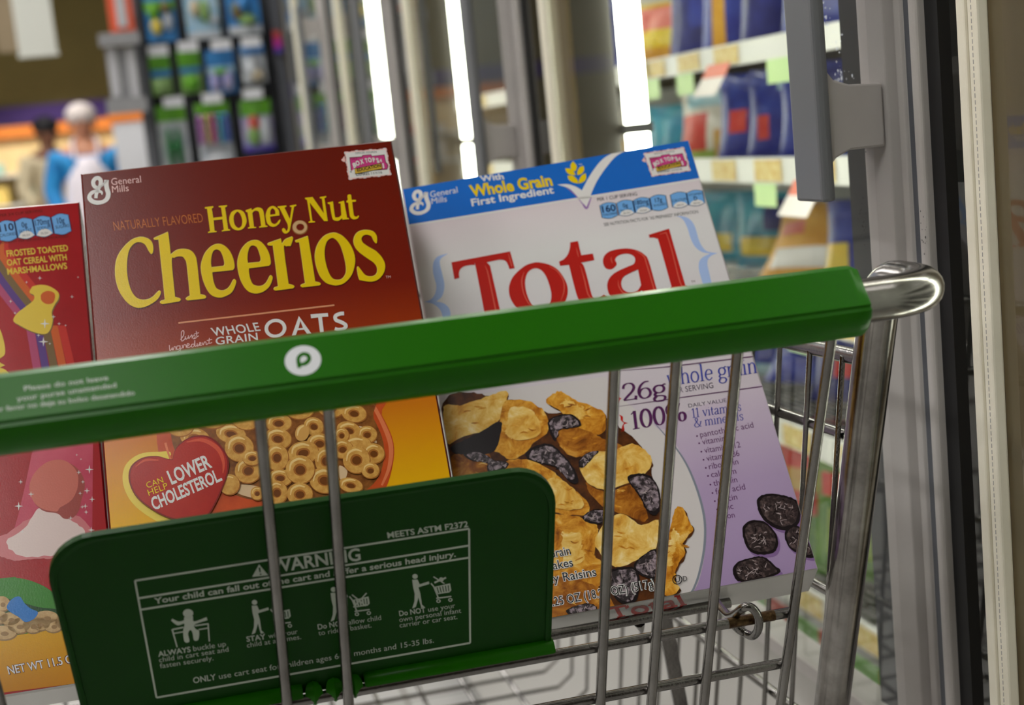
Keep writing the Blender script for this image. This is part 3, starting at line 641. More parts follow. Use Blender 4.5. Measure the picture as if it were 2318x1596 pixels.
# nutrition badges
p = Pen(tf, 'nutrition_badges', 1330, 420, 7.993)
p.text('PER 1 CUP SERVING', (182, 286), (902, 178), (168, 228), I_BLACK, 2, bold=.01); p.text('SEE NUTRITION FACTS FOR "AS PREPARED" INFORMATION', (302, 736), (2006, 500), (290, 680), I_BLACK, 2)
for x, y, rows, foot in ((205, 330, [('160', .12, .92, .18, .58, .02), ('CALORIES', .12, .94, .66, .80, 0)], None), (512, 285, [('0g', .35, .65, .22, .46, .01), ('SAT FAT', .15, .85, .56, .70, 0)], '0% DV'), (812, 238, [('180mg', .1, .9, .16, .42, .01), ('SODIUM', .15, .9, .50, .64, 0)], '7% DV'),
                         (1112, 190, [('17g', .3, .72, .2, .46, .01), ('SUGARS', .15, .9, .56, .70, 0)], None), (1480, 140, [('CALCIUM', .08, .92, .42, .58, 0)], '100% DV'), (1778, 105, [('VITAMIN', .1, .9, .2, .34, 0), ('D', .38, .58, .4, .66, .02)], '25% DV')):
    badge(p, x, y, 1.0, rows, foot, w=300, h=290)
TT = ['145,625!;1030,460!;1098,715!;1020,728!;985,640;940,595;860,585!;680,625!;720,670;740,730;900,1440;930,1500;1010,1530!;1015,1570!;590,1640!;585,1600!;640,1560;660,1490;510,700;490,670;440,665;340,685;280,730;260,790;265,860!;190,880!',
 ['1400,628;1250,680;1090,820;1020,960;1015,1100;1060,1220;1150,1330;1270,1400;1420,1420;1600,1405;1780,1320;1870,1190;1898,1040;1860,900;1760,750;1640,670;1520,635', '1400,715;1310,760;1265,850;1255,960;1280,1100;1340,1240;1420,1320;1500,1345;1590,1310;1640,1210;1648,1090;1610,940;1560,820;1490,740']]
TAL = ['65,420!;172,402!;218,598!;378,575!;400,665!;215,700!;255,750;300,900;350,1100;380,1180;420,1205;470,1190;530,1140!;588,1190!;500,1280;400,1320;300,1320;230,1280;180,1210;130,1060;48,730!;-75,746!;-89,686!;-20,650;35,580;60,500',
 ['700,740;640,790;560,780;520,710;530,620;600,550;720,515;870,505;1000,535;1090,590;1150,680;1260,1070;1285,1095;1330,1095!;1330,1140!;1200,1170;1130,1165;1070,1120;1050,1080!;1010,1150;930,1210;800,1240;680,1215;600,1130;575,1010;610,910;700,830;850,760;940,720;962,660;940,610;880,580;800,580;720,610;685,660;705,705', '1000,795!;1045,1010!;1000,1080;930,1110;850,1105;790,1060;770,980;800,900;880,850'],
 '1150,315!;1430,230!;1640,960;1670,1020;1710,1045;1780,1040!;1785,1075!;1368,1130!;1368,1100!;1430,1080;1460,1030;1440,950;1290,420;1260,370;1210,355;1160,358!']
p = Pen(tf, 'title_lettering', 1000, 500, 6.65); letters(p, TT, I_RED, 3, None, None)
for q in ([(650, 675, 4), (690, 770, 16), (740, 1000, 18), (830, 1430, 22)], [(1000, 490, 4), (1030, 590, 16), (1055, 690, 16)], [(1240, 770, 6), (1205, 900, 18), (1230, 1080, 16), (1300, 1230, 16), (1390, 1330, 6)], [(1620, 690, 6), (1740, 760, 16), (1830, 900, 18), (1840, 1060, 16), (1790, 1210, 5)]): p.stroke(q, I_REDH, 5)
p = Pen(tf, 'title_lettering', 1280, 480, 6.1); letters(p, TAL, I_RED, 3, None, None)
for q in ([(150, 490, 4), (165, 560, 14), (182, 625, 6)], [(205, 740, 5), (260, 930, 16), (310, 1130, 18), (380, 1230, 10)], [(960, 535, 4), (1080, 610, 16), (1120, 720, 16), (1230, 1090, 16)], [(730, 940, 4), (735, 1020, 14), (790, 1110, 18), (880, 1150, 18), (990, 1120, 4)], [(635, 620, 4), (632, 660, 14), (650, 710, 8)], [(1390, 285, 14), (1460, 500, 14), (1570, 930, 16), (1620, 1045, 10)], [(1300, 310, 4), (1390, 285, 14)]): p.stroke(q, I_REDH, 5)
p.text('TM', (1738, 980), (1792, 972), (1732, 950), I_MAR, 3)
p.part = 'brace_print'
p.poly('1530,55!;1620,60;1700,90;1760,150;1800,240;1840,380;1890,480;1960,545;2100,568!;2020,600;1970,650;1960,720;1975,800;2030,1030;2060,1150!;1940,1170!;1910,1040;1850,830;1840,730;1860,660;1920,610;2000,575!;1880,550;1790,480;1730,370;1690,240;1640,130;1590,80', I_SKY, 2)
tf.flush({'title_lettering': 'large red serif title lettering', 'top_banner': 'blue banner with a white tick and yellow wheat ear', 'coupon_print': 'small pink and white coupon print', 'nutrition_badges': 'row of six blue nutrition badges'})
p = Pen(tf, 'brace_print', 900, 310, 2.9718); p.poly('340,785!;270,805;240,850;240,920;260,1000;250,1060;220,1095;178,1110!;240,1125;290,1170;310,1250;330,1330!;375,1330!;360,1240;350,1160;310,1120;260,1108!;300,1070;315,1000;300,920;285,860;290,820', I_SKY, 2)
# flakes and raisins on a plate, lilac list panel
p = Pen(tf, 'flake_picture', 980, 800, 2.4556, clip=CLIP)
I_PLATE = ink('plate_white', (210, 204, 202)); I_PLATEE = ink('plate_edge', (128, 134, 146))
I_FLS = ink('flake_shadow', (96, 50, 16), mottle=(50, 26, 12), scale=90)
def toast(name, stops, scale):
    m = ink(name, (255, 255, 255)); nt = m.node_tree; b_ = nt.nodes['Principled BSDF']; tc = nt.nodes.new('ShaderNodeTexCoord'); n = nt.nodes.new('ShaderNodeTexNoise'); r = nt.nodes.new('ShaderNodeValToRGB')
    n.inputs['Scale'].default_value = scale; n.inputs['Detail'].default_value = 11; n.inputs['Roughness'].default_value = .66; n.inputs['Distortion'].default_value = .6
    nt.links.new(tc.outputs['Object'], n.inputs['Vector']); nt.links.new(n.outputs['Fac'], r.inputs[0]); nt.links.new(r.outputs[0], b_.inputs['Base Color'])
    el = r.color_ramp.elements
    while len(el) < len(stops): el.new(.5)
    for q, (p_, c_) in zip(el, stops): q.position = p_; q.color = srgb(c_)
    return m
I_FL = toast('flake_gold', [(.30, (116, 60, 10)), (.43, (190, 118, 22)), (.54, (222, 160, 50)), (.70, (244, 212, 130))], 75)
I_FLP = toast('flake_pale', [(.28, (176, 108, 24)), (.42, (222, 166, 64)), (.55, (238, 200, 110)), (.70, (250, 232, 180))], 70)
I_FLD = toast('flake_brown', [(.30, (84, 40, 8)), (.44, (146, 82, 16)), (.58, (190, 122, 32)), (.74, (226, 172, 76))], 85)
I_RAI = ink('raisin', (34, 24, 26), mottle=(160, 142, 150), scale=260, rough=.3, ramp=(.46,.62), detail=7); I_RAID = ink('raisin_dark', (26, 18, 20)); I_RAIP = ink('raisin_glossy', (40, 28, 28), mottle=(96, 78, 76), scale=300, rough=.3, ramp=(.48,.64), detail=7); I_SHINE = ink('raisin_shine', (176, 160, 160)); I_LSH = ink('lilac_shadow', (132, 102, 150)); I_PURP = ink('plum_text', (84, 36, 84)); I_INDIGO = ink('indigo_text', (64, 72, 158)); I_GREYT = ink('grey_violet_text', (84, 76, 92))
p.part = 'list_panel'
p.poly('1040,450;1130,430!;2300,80!;2300,1280!;2200,1250!;1435,1345!;1480,1260;1515,1080;1510,900;1460,720;1380,560;1280,420', I_LILAC, 1)
p.part = 'flake_picture'
p.poly('20,270!;420,200!;960,130!;1040,240;1230,400;1370,560;1450,720;1500,900;1505,1080;1470,1240;1425,1350!;600,1500!;60,1480!', I_PLATE, 2)
p.stroke([(1230, 385, 4), (1375, 560, 9), (1455, 720, 12), (1506, 900, 13), (1510, 1060, 13), (1478, 1230, 12), (1432, 1345, 10)], I_PLATEE, 3)
p.poly('30,330;380,250;640,330;900,330;1160,520;1230,720;1280,900;1330,1180;1300,1350;700,1500;60,1500', I_FLS, 3, rough=8)
FL = [('60,300;150,290;250,260;400,210;410,260;370,370;280,430;150,470;80,500', 'P'), ('370,380;400,270;500,260;580,290;630,340;640,430;560,500;510,560;430,590;380,560;330,520', 'G'), ('630,270;680,220;720,215;790,260;900,300;955,340;950,440;870,450;800,430;720,330', 'G'), ('690,440;760,410;880,440;940,470;1060,520;950,560;860,570;760,570;700,500', 'D'), ('100,580;240,530;320,570;330,690;250,720;110,710', 'D'), ('380,620;520,590;640,640;760,740;860,830;860,900;760,900;700,890;560,850;430,760', 'G'), ('860,700;1000,680;1100,720;1190,880;1170,940;1080,900;960,860;870,770', 'D'), ('815,610;900,550;1000,540;1110,505;1190,550;1215,610;1180,670;1090,720;960,760;860,720', 'P'), ('640,1000;650,910;700,895;880,930;920,1000;900,1120;960,1180;930,1290;800,1330;660,1330', 'G'), ('1310,1010;1345,870;1390,860;1420,930;1445,985;1390,1050;1400,1110;1350,1200;1340,1260;1370,1310;1300,1350;1240,1270;1290,1130', 'G'), ('900,1050;970,930;1060,895;1160,955;1250,930;1240,1080;1130,1150;1040,1190;970,1160', 'P'), ('640,1250;900,1290;1010,1400;960,1440;640,1490', 'D'), ('420,320;520,300;580,360;600,440;520,480;440,470', 'P'), ('640,700;740,720;840,830;800,870;680,860;600,800', 'P')]
for i, (s_, c) in enumerate(FL):
    P = smooth(s_); cx = sum(q[0] for q in P)/len(P); cy = sum(q[1] for q in P)/len(P)
    if i < 12: p.poly([[(q[0]+7, q[1]+10) for q in P]], I_FLS, 4+i*.7, rough=7)
    p.poly([P], {'P': I_FLP, 'G': I_FL, 'D': I_FLD}[c], 4.3+i*.7, rough=7)
    p.poly([[(cx+(q[0]-cx)*.74-8, cy+(q[1]-cy)*.70-9) for q in P]], {'P': I_FLP, 'G': I_FL, 'D': I_FLD}[c], 4.5+i*.7, rough=16)
    if c == 'G': p.poly([[(cx+(q[0]-cx)*.42-20, cy+(q[1]-cy)*.42-20) for q in P]], I_FLP, 4.55+i*.7, rough=18)
    rr = random.Random(i)
    for k in range(4):
        a = rr.uniform(0, 6.28); q = (cx+60*math.cos(a), cy+45*math.sin(a)); p.stroke([(q[0]-22, q[1]+rr.uniform(-12, 12), 3), (q[0], q[1], 9), (q[0]+24, q[1]+rr.uniform(-14, 14), 3)], I_FLD if c == 'G' else I_FL, 4.6+i*.7)
RA = ['515,560;560,520;650,505;720,560;790,650;805,720;760,715;690,640;590,610;530,590', '640,380;700,345;780,345;825,400;760,420;700,430;680,490;650,440', '300,640;330,600;420,610;390,660;330,680', '1080,700;1130,670;1200,680;1250,740;1270,850;1240,900;1190,880;1150,800', '810,610;850,560;920,545;880,590;830,640', '830,910;900,870;1010,890;940,950;860,940', '980,1210;1060,1190;1130,1200;1150,1290;1120,1390;1060,1400;990,1330;970,1260', '1120,1170;1240,1090;1250,1250;1150,1230', '740,1430;850,1390;910,1410;900,1450;800,1470', '170,560;250,545;330,590;400,640;330,670;300,610;220,600']
p.poly('100,520;200,470;290,420;380,380;370,470;330,550;220,560;130,560', I_RAID, 9, rough=6)
def raisin(s_, l, m, n, seed):
    P = smooth(s_); cx = sum(q[0] for q in P)/len(P); cy = sum(q[1] for q in P)/len(P); rr = random.Random(seed)
    p.poly([P], I_RAID, l, rough=4); p.poly([[(cx+(q[0]-cx)*.86, cy+(q[1]-cy)*.84-3) for q in P]], m, l+.4, rough=5)
    for k in range(n):
        q = P[rr.randrange(len(P))]; t = rr.uniform(.1, .75); x = cx+(q[0]-cx)*t; y = cy+(q[1]-cy)*t; a = rr.uniform(0, 3.14); d = rr.uniform(6, 20)
        p.stroke([(x-d*math.cos(a), y-d*math.sin(a), 2), (x+rr.uniform(-6, 6), y+rr.uniform(-6, 6), rr.uniform(2.5, 6)), (x+d*math.cos(a), y+d*math.sin(a)*.6, 2)], I_SHINE if rr.random() < .55 else I_RAID, l+.8)
for i, s_ in enumerate(RA): raisin(s_, 13+i*.2, I_RAI, 16, i)
p.part = 'raisin_picture'
PR = ['1800,820;1840,785;1920,785;2010,810;2045,860;2030,950;1960,985;1880,960;1820,900', '1720,970;1770,930;1850,940;1910,1010;1915,1080;1880,1115;1790,1115;1740,1070', '1955,1000;2000,955;2050,980;2090,1060;2120,1130;2060,1130;1980,1080', '1670,1190;1720,1150;1830,1130;1900,1180;1930,1220;1820,1260;1730,1275;1680,1250']
for i, s_ in enumerate(PR):
    P = smooth(s_); p.poly([[(q[0]+12, q[1]+16) for q in P]], I_LSH, 3); raisin(s_, 4+i*.3, I_RAIP, 34, 50+i)
# serif lettering drawn with a broad pen: thick uprights, thin cross strokes
SER = {
 '2': (.5, [[(.06, .50), (.10, .64), (.24, .70), (.38, .64), (.42, .50), (.34, .34), (.18, .18), (.04, .03)], [(.04, .035), (.44, .035)], [(.44, .0), (.47, .16)]]),
 'T': (.62, [[(.31, .68), (.31, .0)], [(.03, .68), (.59, .68)], [(.03, .68), (.03, .50)], [(.59, .68), (.59, .50)], [(.20, .012), (.42, .012)]]),
 '6': (.52, [[(.44, .66), (.30, .66), (.16, .54), (.08, .36), (.08, .20), (.14, .06), (.26, .0), (.40, .06), (.46, .20), (.40, .36), (.27, .41), (.14, .34), (.09, .22)]]),
 '1': (.36, [[(.19, .70), (.19, .0)], [(.04, .58), (.19, .69)], [(.05, .012), (.33, .012)]]),
 '0': (.54, [[(.27, .70), (.13, .60), (.07, .35), (.13, .10), (.27, .0), (.41, .10), (.47, .35), (.41, .60), (.27, .70)]]),
 'g': (.48, [[(.24, .44), (.12, .40), (.07, .29), (.12, .18), (.24, .14), (.36, .18), (.41, .29), (.36, .40), (.24, .44)], [(.36, .40), (.42, .46), (.48, .44)], [(.14, .16), (.08, .08), (.14, .03), (.34, .0), (.42, -.08), (.36, -.18), (.22, -.21), (.08, -.17), (.05, -.08), (.14, .02)]]),
 'w': (.70, [[(.06, .44), (.20, .0)], [(.20, .0), (.36, .40)], [(.34, .44), (.48, .0)], [(.48, .0), (.62, .42)], [(.0, .44), (.14, .44)], [(.28, .44), (.42, .44)], [(.56, .44), (.68, .44)]]),
 'h': (.54, [[(.12, .72), (.12, .0)], [(.12, .34), (.24, .44), (.36, .42), (.42, .30), (.42, .0)], [(.03, .70), (.12, .72)], [(.03, .012), (.21, .012)], [(.33, .012), (.51, .012)]]),
 'o': (.50, [[(.25, .45), (.12, .39), (.06, .22), (.12, .06), (.25, .0), (.38, .06), (.44, .22), (.38, .39), (.25, .45)]]),
 'l': (.27, [[(.13, .72), (.13, .0)], [(.03, .70), (.13, .72)], [(.03, .012), (.23, .012)]]),
 'e': (.45, [[(.07, .25), (.40, .25)], [(.40, .25), (.38, .38), (.24, .45), (.12, .38), (.06, .22), (.12, .06), (.25, .0), (.40, .09)]]),
 'r': (.38, [[(.13, .44), (.13, .0)], [(.13, .30), (.22, .42), (.33, .43), (.36, .37)], [(.03, .43), (.13, .44)], [(.03, .012), (.24, .012)]]),
 'a': (.46, [[(.08, .34), (.14, .43), (.26, .44), (.34, .36), (.34, .06), (.44, .02)], [(.34, .26), (.18, .20), (.07, .11), (.12, .01), (.24, .02), (.34, .10)]]),
 'i': (.26, [[(.13, .44), (.13, .0)], [(.03, .43), (.13, .44)], [(.03, .012), (.23, .012)], [(.10, .60), (.16, .61)]]),
 'n': (.54, [[(.12, .44), (.12, .0)], [(.12, .34), (.24, .44), (.36, .42), (.42, .30), (.42, .0)], [(.03, .43), (.12, .44)], [(.03, .012), (.21, .012)], [(.33, .012), (.51, .012)]]),
 'm': (.82, [[(.12, .44), (.12, .0)], [(.12, .34), (.24, .44), (.35, .42), (.41, .30), (.41, .0)], [(.41, .34), (.53, .44), (.64, .42), (.70, .30), (.70, .0)], [(.03, .43), (.12, .44)], [(.03, .012), (.21, .012)], [(.32, .012), (.50, .012)], [(.61, .012), (.79, .012)]]),
 'v': (.48, [[(.07, .44), (.24, .0)], [(.24, .0), (.40, .42)], [(.0, .44), (.16, .44)], [(.32, .44), (.47, .44)]]),
 't': (.31, [[(.13, .58), (.13, .10), (.18, .01), (.28, .05)], [(.02, .43), (.28, .43)]]),
 's': (.39, [[(.33, .34), (.28, .43), (.17, .45), (.08, .38), (.12, .27), (.26, .20), (.33, .11), (.26, .01), (.14, .0), (.06, .10)]]),
 '&': (.72, [[(.66, .36), (.56, .14), (.38, .0), (.18, .0), (.07, .12), (.12, .26), (.28, .38), (.38, .52), (.34, .66), (.24, .70), (.17, .60), (.22, .46), (.40, .20), (.54, .04), (.68, .0)], [(.56, .38), (.74, .38)]]),
 '%': (.84, [[(.20, .70), (.10, .62), (.07, .50), (.10, .38), (.20, .32), (.30, .38), (.33, .50), (.30, .62), (.20, .70)], [(.66, .34), (.56, .28), (.53, .17), (.56, .06), (.66, .0), (.76, .06), (.79, .17), (.76, .28), (.66, .34)], [(.62, .70), (.24, .0)]]), ' ': (.26, [])}
def serif(pen, txt, a, e, h, m, l=3, thick=.085, thin=.035):
    wd = sum(SER[c][0] for c in txt); ex = np.array([(e[0]-a[0])/wd, (e[1]-a[1])/wd]); sx = np.hypot(*ex); cur = 0
    ey = np.array([h[0], h[1]])/.70
    for ch in txt:
        for st in SER[ch][1]:
            P = []
            n = len(st)
            for i, (x, y) in enumerate(st):
                q, w_ = st[max(i-1, 0)], st[min(i+1, n-1)]; dx, dy = w_[0]-q[0], w_[1]-q[1]; k = abs(dy)/(math.hypot(dx, dy)+1e-9)
                if dx*dy > 0 and n == 2 and k < .97: k *= .25
                pt = np.array(a)+ex*(cur+x)+ey*y; P.append((pt[0], pt[1], (thin+(thick-thin)*k**1.5)*np.hypot(*ey)))
            pen.stroke(P, m, l, curve=n > 2)
        cur += SER[ch][0]
p.part = 'claims_print'
U = (-9, -70)
serif(p, '26g', (1055, 268), (1300, 232), (-10, -95), I_PURP, 4, thick=.12, thin=.04)
serif(p, 'whole grain', (1305, 183), (1805, 108), (-11, -92), I_INDIGO, 4, thick=.075, thin=.03)
serif(p, '100%', (1105, 425), (1412, 372), (-12, -100), I_PURP, 4, thick=.125, thin=.04)
p.text('PER SERVING', (1330, 225), (1560, 192), (1325, 195), I_GREYT, 3); p.text('DAILY VALUE OF', (1422, 302), (1690, 262), (1417, 282), I_GREYT, 3)
serif(p, '11 vitamins', (1440, 360), (1716, 318), (-6, -52), I_INDIGO, 4, thick=.075); serif(p, '& minerals', (1452, 412), (1728, 370), (-6, -50), I_INDIGO, 4, thick=.075)
p.poly('1025,225!;1035,245;1050,250!;1036,262;1030,282!;1026,255', I_RED, 3); p.poly('1030,340!;1055,352;1058,378;1085,388!;1062,398;1065,430;1045,438!;1052,405;1062,388!;1045,372;1042,352', I_RED, 3)
for a, e in (((1030, 78), (1795, 15)), ((1030, 290), (1842, 182))): p.stroke([(a[0], a[1]+(6 if a[1] > 80 else 20), 2), (1300, a[1]+(-33 if a[1] > 80 else -2), 5), (*e, 6)], I_PURP, 3, curve=False)
for t, a, e in (('pantothenic acid', (1488, 468), (1784, 412)), ('vitamin B1', (1500, 508), (1680, 478)), ('vitamin B12', (1512, 555), (1712, 522)), ('vitamin B6', (1524, 600), (1706, 570)), ('riboflavin', (1537, 645), (1700, 616)), ('calcium', (1549, 690), (1688, 668)), ('thiamin', (1562, 738), (1694, 716)), ('folic acid', (1574, 785), (1738, 756)), ('niacin', (1587, 830), (1694, 812)), ('zinc', (1600, 876), (1672, 864)), ('iron', (1613, 922), (1680, 912))):
    p.text(t, a, e, (a[0]-8, a[1]-32), I_PURP, 3); p.ell(a[0]-20, a[1]-8, 5, 5, I_PURP, 3, n=10)
p.part = 'weight_print'
for t, a, e in (('Whole Grain', (470, 1168), (768, 1120)), ('Flakes', (628, 1212), (782, 1185)), ('Juicy Raisins', (570, 1294), (912, 1238)), ('NET WT 1 LB', (300, 1472), (610, 1416)), ('2.25 OZ (18.25 OZ) (517g)', (640, 1412), (1240, 1302))):
    a2 = (a[0]-10, a[1]-46); p.text(t, a, e, a2, I_WHITE, 17, bold=.05); p.text(t, a, e, a2, I_BLACK, 18, bold=.004)
p.ell(1358, 1260, 28, 27, I_BLACK, 16, hole=(23, 22)); p.text('U', (1346, 1276), (1374, 1271), (1343, 1248), I_BLACK, 16); p.text('D', (1392, 1270), (1414, 1266), (1388, 1242), I_BLACK, 16)
tf.flush({'title_lettering': 'large red serif title lettering', 'top_banner': 'blue banner with a white tick and yellow wheat ear', 'coupon_print': 'small pink and white coupon print', 'list_panel': 'lilac panel', 'flake_picture': 'printed picture of golden flakes and raisins', 'raisin_picture': 'printed dark raisins', 'nutrition_badges': 'row of six blue nutrition badges'})
# lettering on the bottom flap
bf = Face(tb, (-.111, .044, 0), (1, 0, 0), (0, -1, 0))
p = Pen(bf, 'base_lettering', 980, 800, 2.4556)
serif(p, 'Total', (985, 1475), (1420, 1395), (-30, -52), I_RED, 2, thick=.26, thin=.10)
bf.flush()

# --- red box at the left edge, cut by the frame
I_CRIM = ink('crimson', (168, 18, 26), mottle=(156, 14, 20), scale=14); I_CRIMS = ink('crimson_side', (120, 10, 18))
lw, lh = .2142, .355
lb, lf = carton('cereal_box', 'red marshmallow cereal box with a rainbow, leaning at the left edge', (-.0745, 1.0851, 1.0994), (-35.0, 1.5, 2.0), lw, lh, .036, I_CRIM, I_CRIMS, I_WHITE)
I_HATY = ink('marshmallow_yellow', (226, 196, 70)); I_ROSE = ink('marshmallow_rose', (204, 112, 96)); I_ROSED = ink('marshmallow_rose_shade', (160, 74, 66)); I_MAG = ink('stripe_magenta', (176, 70, 110)); I_VIO = ink('stripe_violet', (92, 60, 130)); I_OLV = ink('stripe_olive', (120, 96, 60)); I_ORA = ink('stripe_orange', (206, 96, 40)); I_REDS = ink('stripe_red', (198, 50, 40)); I_GRS = ink('swoosh_green', (60, 132, 44)); I_GRSD = ink('swoosh_green_dark', (24, 70, 26)); I_BAND = gradient('yellow_band', [(0.0, (196, 128, 10)), (1.0, (230, 190, 20))]); I_PUFF = ink('puff_white', (226, 206, 200)); I_BLUEM = ink('marshmallow_blue', (44, 120, 196)); I_OATB = ink('oat_bit', (206, 176, 128), mottle=(180, 146, 96), scale=200); I_OATS = ink('oat_bit_shade', (150, 118, 76))
LC = (.0004, lw-.0004, .0004, lh-.0004)
p = Pen(lf, 'rainbow_print', 0, 440, 2.66, clip=LC)
def band(pts, m, l):
    p.poly([pts], m, l)
STR = ((I_MAG, 0), (I_VIO, 1), (I_OLV, 2), (I_ORA, 3), (I_REDS, 4))
for m, k in STR:   # left arm of the rainbow, right arm running down behind the handle
    a = [(-60, 390), (-60, 470), (0, 560), (60, 640), (140, 740)]
    P = [(x+k*26-20, y-k*34+20) for x, y in a]; Q = [(x+(k+1)*26-20, y-(k+1)*34+20) for x, y in a]; p.poly([P+Q[::-1]], m, 1.2)
    x0 = 155+k*48; P = [(x0, 790), (x0+48, 790), (x0+98+k*5, 1090), (x0+150+k*8, 1480), (x0+100+k*8, 1480), (x0+50+k*5, 1090)]; p.poly([P], m, 1.2)
p.part = 'marshmallow_print'
p.poly('178,590;195,555!;245,545;300,555;350,590;352,630;330,665;312,710;318,760;300,820;265,842;190,825;110,785;80,760;100,720;150,680;200,640;205,610', I_OLV, 2, dx=5, dy=8)
p.poly('178,590;195,555!;245,545;300,555;350,590;352,630;330,665;312,710;318,760;300,820;265,842;190,825;110,785;80,760;100,720;150,680;200,640;205,610', I_HATY, 3)
p.poly('250,600;290,582;330,600;322,650;285,662;250,640', I_ORA, 4)
p.poly('-60,790;-10,800;20,870;30,960;-10,1000;30,1030!;-60,1040', I_HATY, 3); p.poly('-60,1050;20,1050;60,1090;60,1130;-60,1140', I_HATY, 3)
p.poly('300,1110;340,1080;400,1060;460,1075;490,1110', I_BLUEM, 3)
def star(x, y, r, m=I_WHITE, l=5):
    p.poly([[(x+(r if k % 2 == 0 else r*.22)*math.cos(k*math.pi/4), y+(r if k % 2 == 0 else r*.22)*math.sin(k*math.pi/4)) for k in range(8)]], m, l)
for x, y, r in ((240, 505, 14), (434, 618, 12), (64, 645, 12), (90, 716, 10), (270, 780, 30), (322, 738, 14), (356, 780, 12), (262, 888, 30), (232, 850, 12), (370, 1055, 22), (505, 1065, 20), (235, 1085, 10), (160, 530, 9), (300, 900, 9), (470, 500, 7), (395, 790, 8)): star(x, y, r)
p.part = 'nutrition_badges'
for x, y, rows, foot in ((-24, 165, [('110', .1, .9, .18, .5, .02), ('CALORIES', .05, .95, .6, .74, 0)], None), (84, 150, [('0g', .35, .65, .2, .44, .01), ('SAT FAT', .15, .85, .54, .68, 0)], '0% DV'), (193, 138, [('170mg', .1, .9, .16, .42, .01), ('SODIUM', .15, .9, .5, .64, 0)], '7% DV'), (303, 124, [('10g', .3, .7, .2, .46, .01), ('SUGARS', .15, .9, .54, .68, 0)], None)):
    badge(p, x, y, 1.0, rows, foot, w=108, h=128)
p.text('PER 3/4 CUP SERVING', (0, 136), (255, 106), (-2, 120), I_MAR, 3)
p.text('AMOUNT PER SERVING AS PACKAGED', (0, 300), (412, 258), (-2, 286), I_MAR, 3)
p.part = 'slogan_print'
for t, a, e in (('FROSTED TOASTED', (42, 376), (412, 340)), ('OAT CEREAL WITH', (44, 430), (404, 396)), ('MARSHMALLOWS', (46, 484), (406, 448))): p.text(t, a, e, (a[0]-5, a[1]-36), I_HATY, 3, bold=.022)
p = Pen(lf, 'balloon_print', 0, 980, 2.589, clip=LC)
p.poly('200,60!;545,60!;540,620!;60,640!;120,430', ink('rose_haze', (190, 58, 84), mottle=(206, 90, 110), scale=16), 1.6)
p.poly('-80,640;40,590;140,520;260,470;400,470;500,520;540,620;420,720;200,740;40,740', ink('puff_pink', (206, 120, 124)), 2, rough=6)
p.poly('40,640;140,560;220,450;320,440;430,520;500,580;470,680;300,720;120,720', I_PUFF, 2.4, rough=10)
p.poly('172,320;200,240;270,175;350,158;420,180;470,230;492,300;470,390;455,450;420,490;370,495;330,465;250,450;195,400', I_ROSED, 3, dx=6, dy=8)
p.poly('172,320;200,240;270,175;350,158;410,180;455,240;455,320;430,380;400,410;350,440;330,462;250,446;195,400', I_ROSE, 4)
for x, y, r in ((122, 288, 14), (182, 360, 18), (110, 430, 26), (524, 215, 26), (462, 232, 14), (486, 288, 12), (510, 340, 18), (470, 355, 12), (540, 390, 18), (500, 430, 16), (415, 500, 14), (535, 570, 20), (482, 435, 12), (505, 465, 14), (450, 130, 8), (475, 155, 7), (130, 580, 12)): star(x, y, r)
p.part = 'swoosh_print'
p.poly('-1600,1000!;-80,860;100,850;240,890;340,960;420,1060;520,1080;560,1200;-1600,1440!', I_GRS, 2); p.poly('-80,960;80,980;220,1020;360,1040;420,1100;-80,1150', I_GRSD, 2.3)
p.poly('-1600,1480!;-80,1215!;200,1170!;600,1090!;640,1450!;40,1520!;-80,1530!;-1600,1800!', I_BAND, 3)
p.part = 'cereal_print'
for x, y, rx, ry in ((10, 1000, 50, 46), (-10, 1080, 60, 40), (60, 1090, 60, 40), (20, 1170, 80, 44), (110, 1130, 70, 46), (190, 1130, 60, 44), (270, 1080, 76, 40), (230, 1120, 66, 40), (310, 1130, 56, 40), (380, 1110, 60, 44), (440, 1100, 60, 44)):
    p.ell(x+4, y+6, rx, ry, I_OATS, 4, n=18); p.ell(x, y, rx*.96, ry*.94, I_OATB, 4.4, n=18); p.ell(x+8, y+8, rx*.3, ry*.3, I_OATS, 4.8, n=12)
p.poly('40,1020;70,975;115,960;145,1000;180,1030;222,1052;200,1090;150,1110;110,1080;60,1050', I_BLUEM, 6)
p.part = 'weight_print'
p.text('NET WT 11.5 OZ', (52, 1416), (470, 1340), (40, 1370), I_MAR, 5, bold=.05); p.text('NET WT 11.5 OZ', (52, 1416), (470, 1340), (40, 1370), I_WHITE, 6, bold=.012)
lf.flush({'rainbow_print': 'printed rainbow stripes', 'nutrition_badges': 'row of blue nutrition badges', 'swoosh_print': 'green swoosh over a yellow band'})

# ------------------------------------------------------------------ freezer case along the right of the aisle
FA = math.radians(2.0); FD = 0.50
fe = Vector((-math.sin(FA), math.cos(FA), 0)); fn = Vector((math.cos(FA), math.sin(FA), 0)); FO = Vector((0, 0, 0))
FM = Matrix(((fn.x, fe.x, 0, 0), (fn.y, fe.y, 0, 0), (0, 0, 1, 0), (0, 0, 0, 1)))    # case-local axes: depth, run, height
def fpos(s, d, z): return fn*d + fe*s + Vector((0, 0, z))
case = empty('freezer_case', mw=FM, label='upright glass-door supermarket freezer case running along the right', cat='freezer')
def fs_(x, y, d):   # run position and height of what the photo shows at x, y at depth d
    P = hit(x, y, tuple(fn*d), tuple(fn)); return float(Vector(P).dot(fe)), float(P[2])
S0, S1 = 0.02, 4.42; ZT = 2.05
GLASS = bpy.data.materials.new('door_glass'); GLASS.use_nodes = True; nt = GLASS.node_tree
for n_ in list(nt.nodes):
    if n_.type != 'OUTPUT_MATERIAL': nt.nodes.remove(n_)
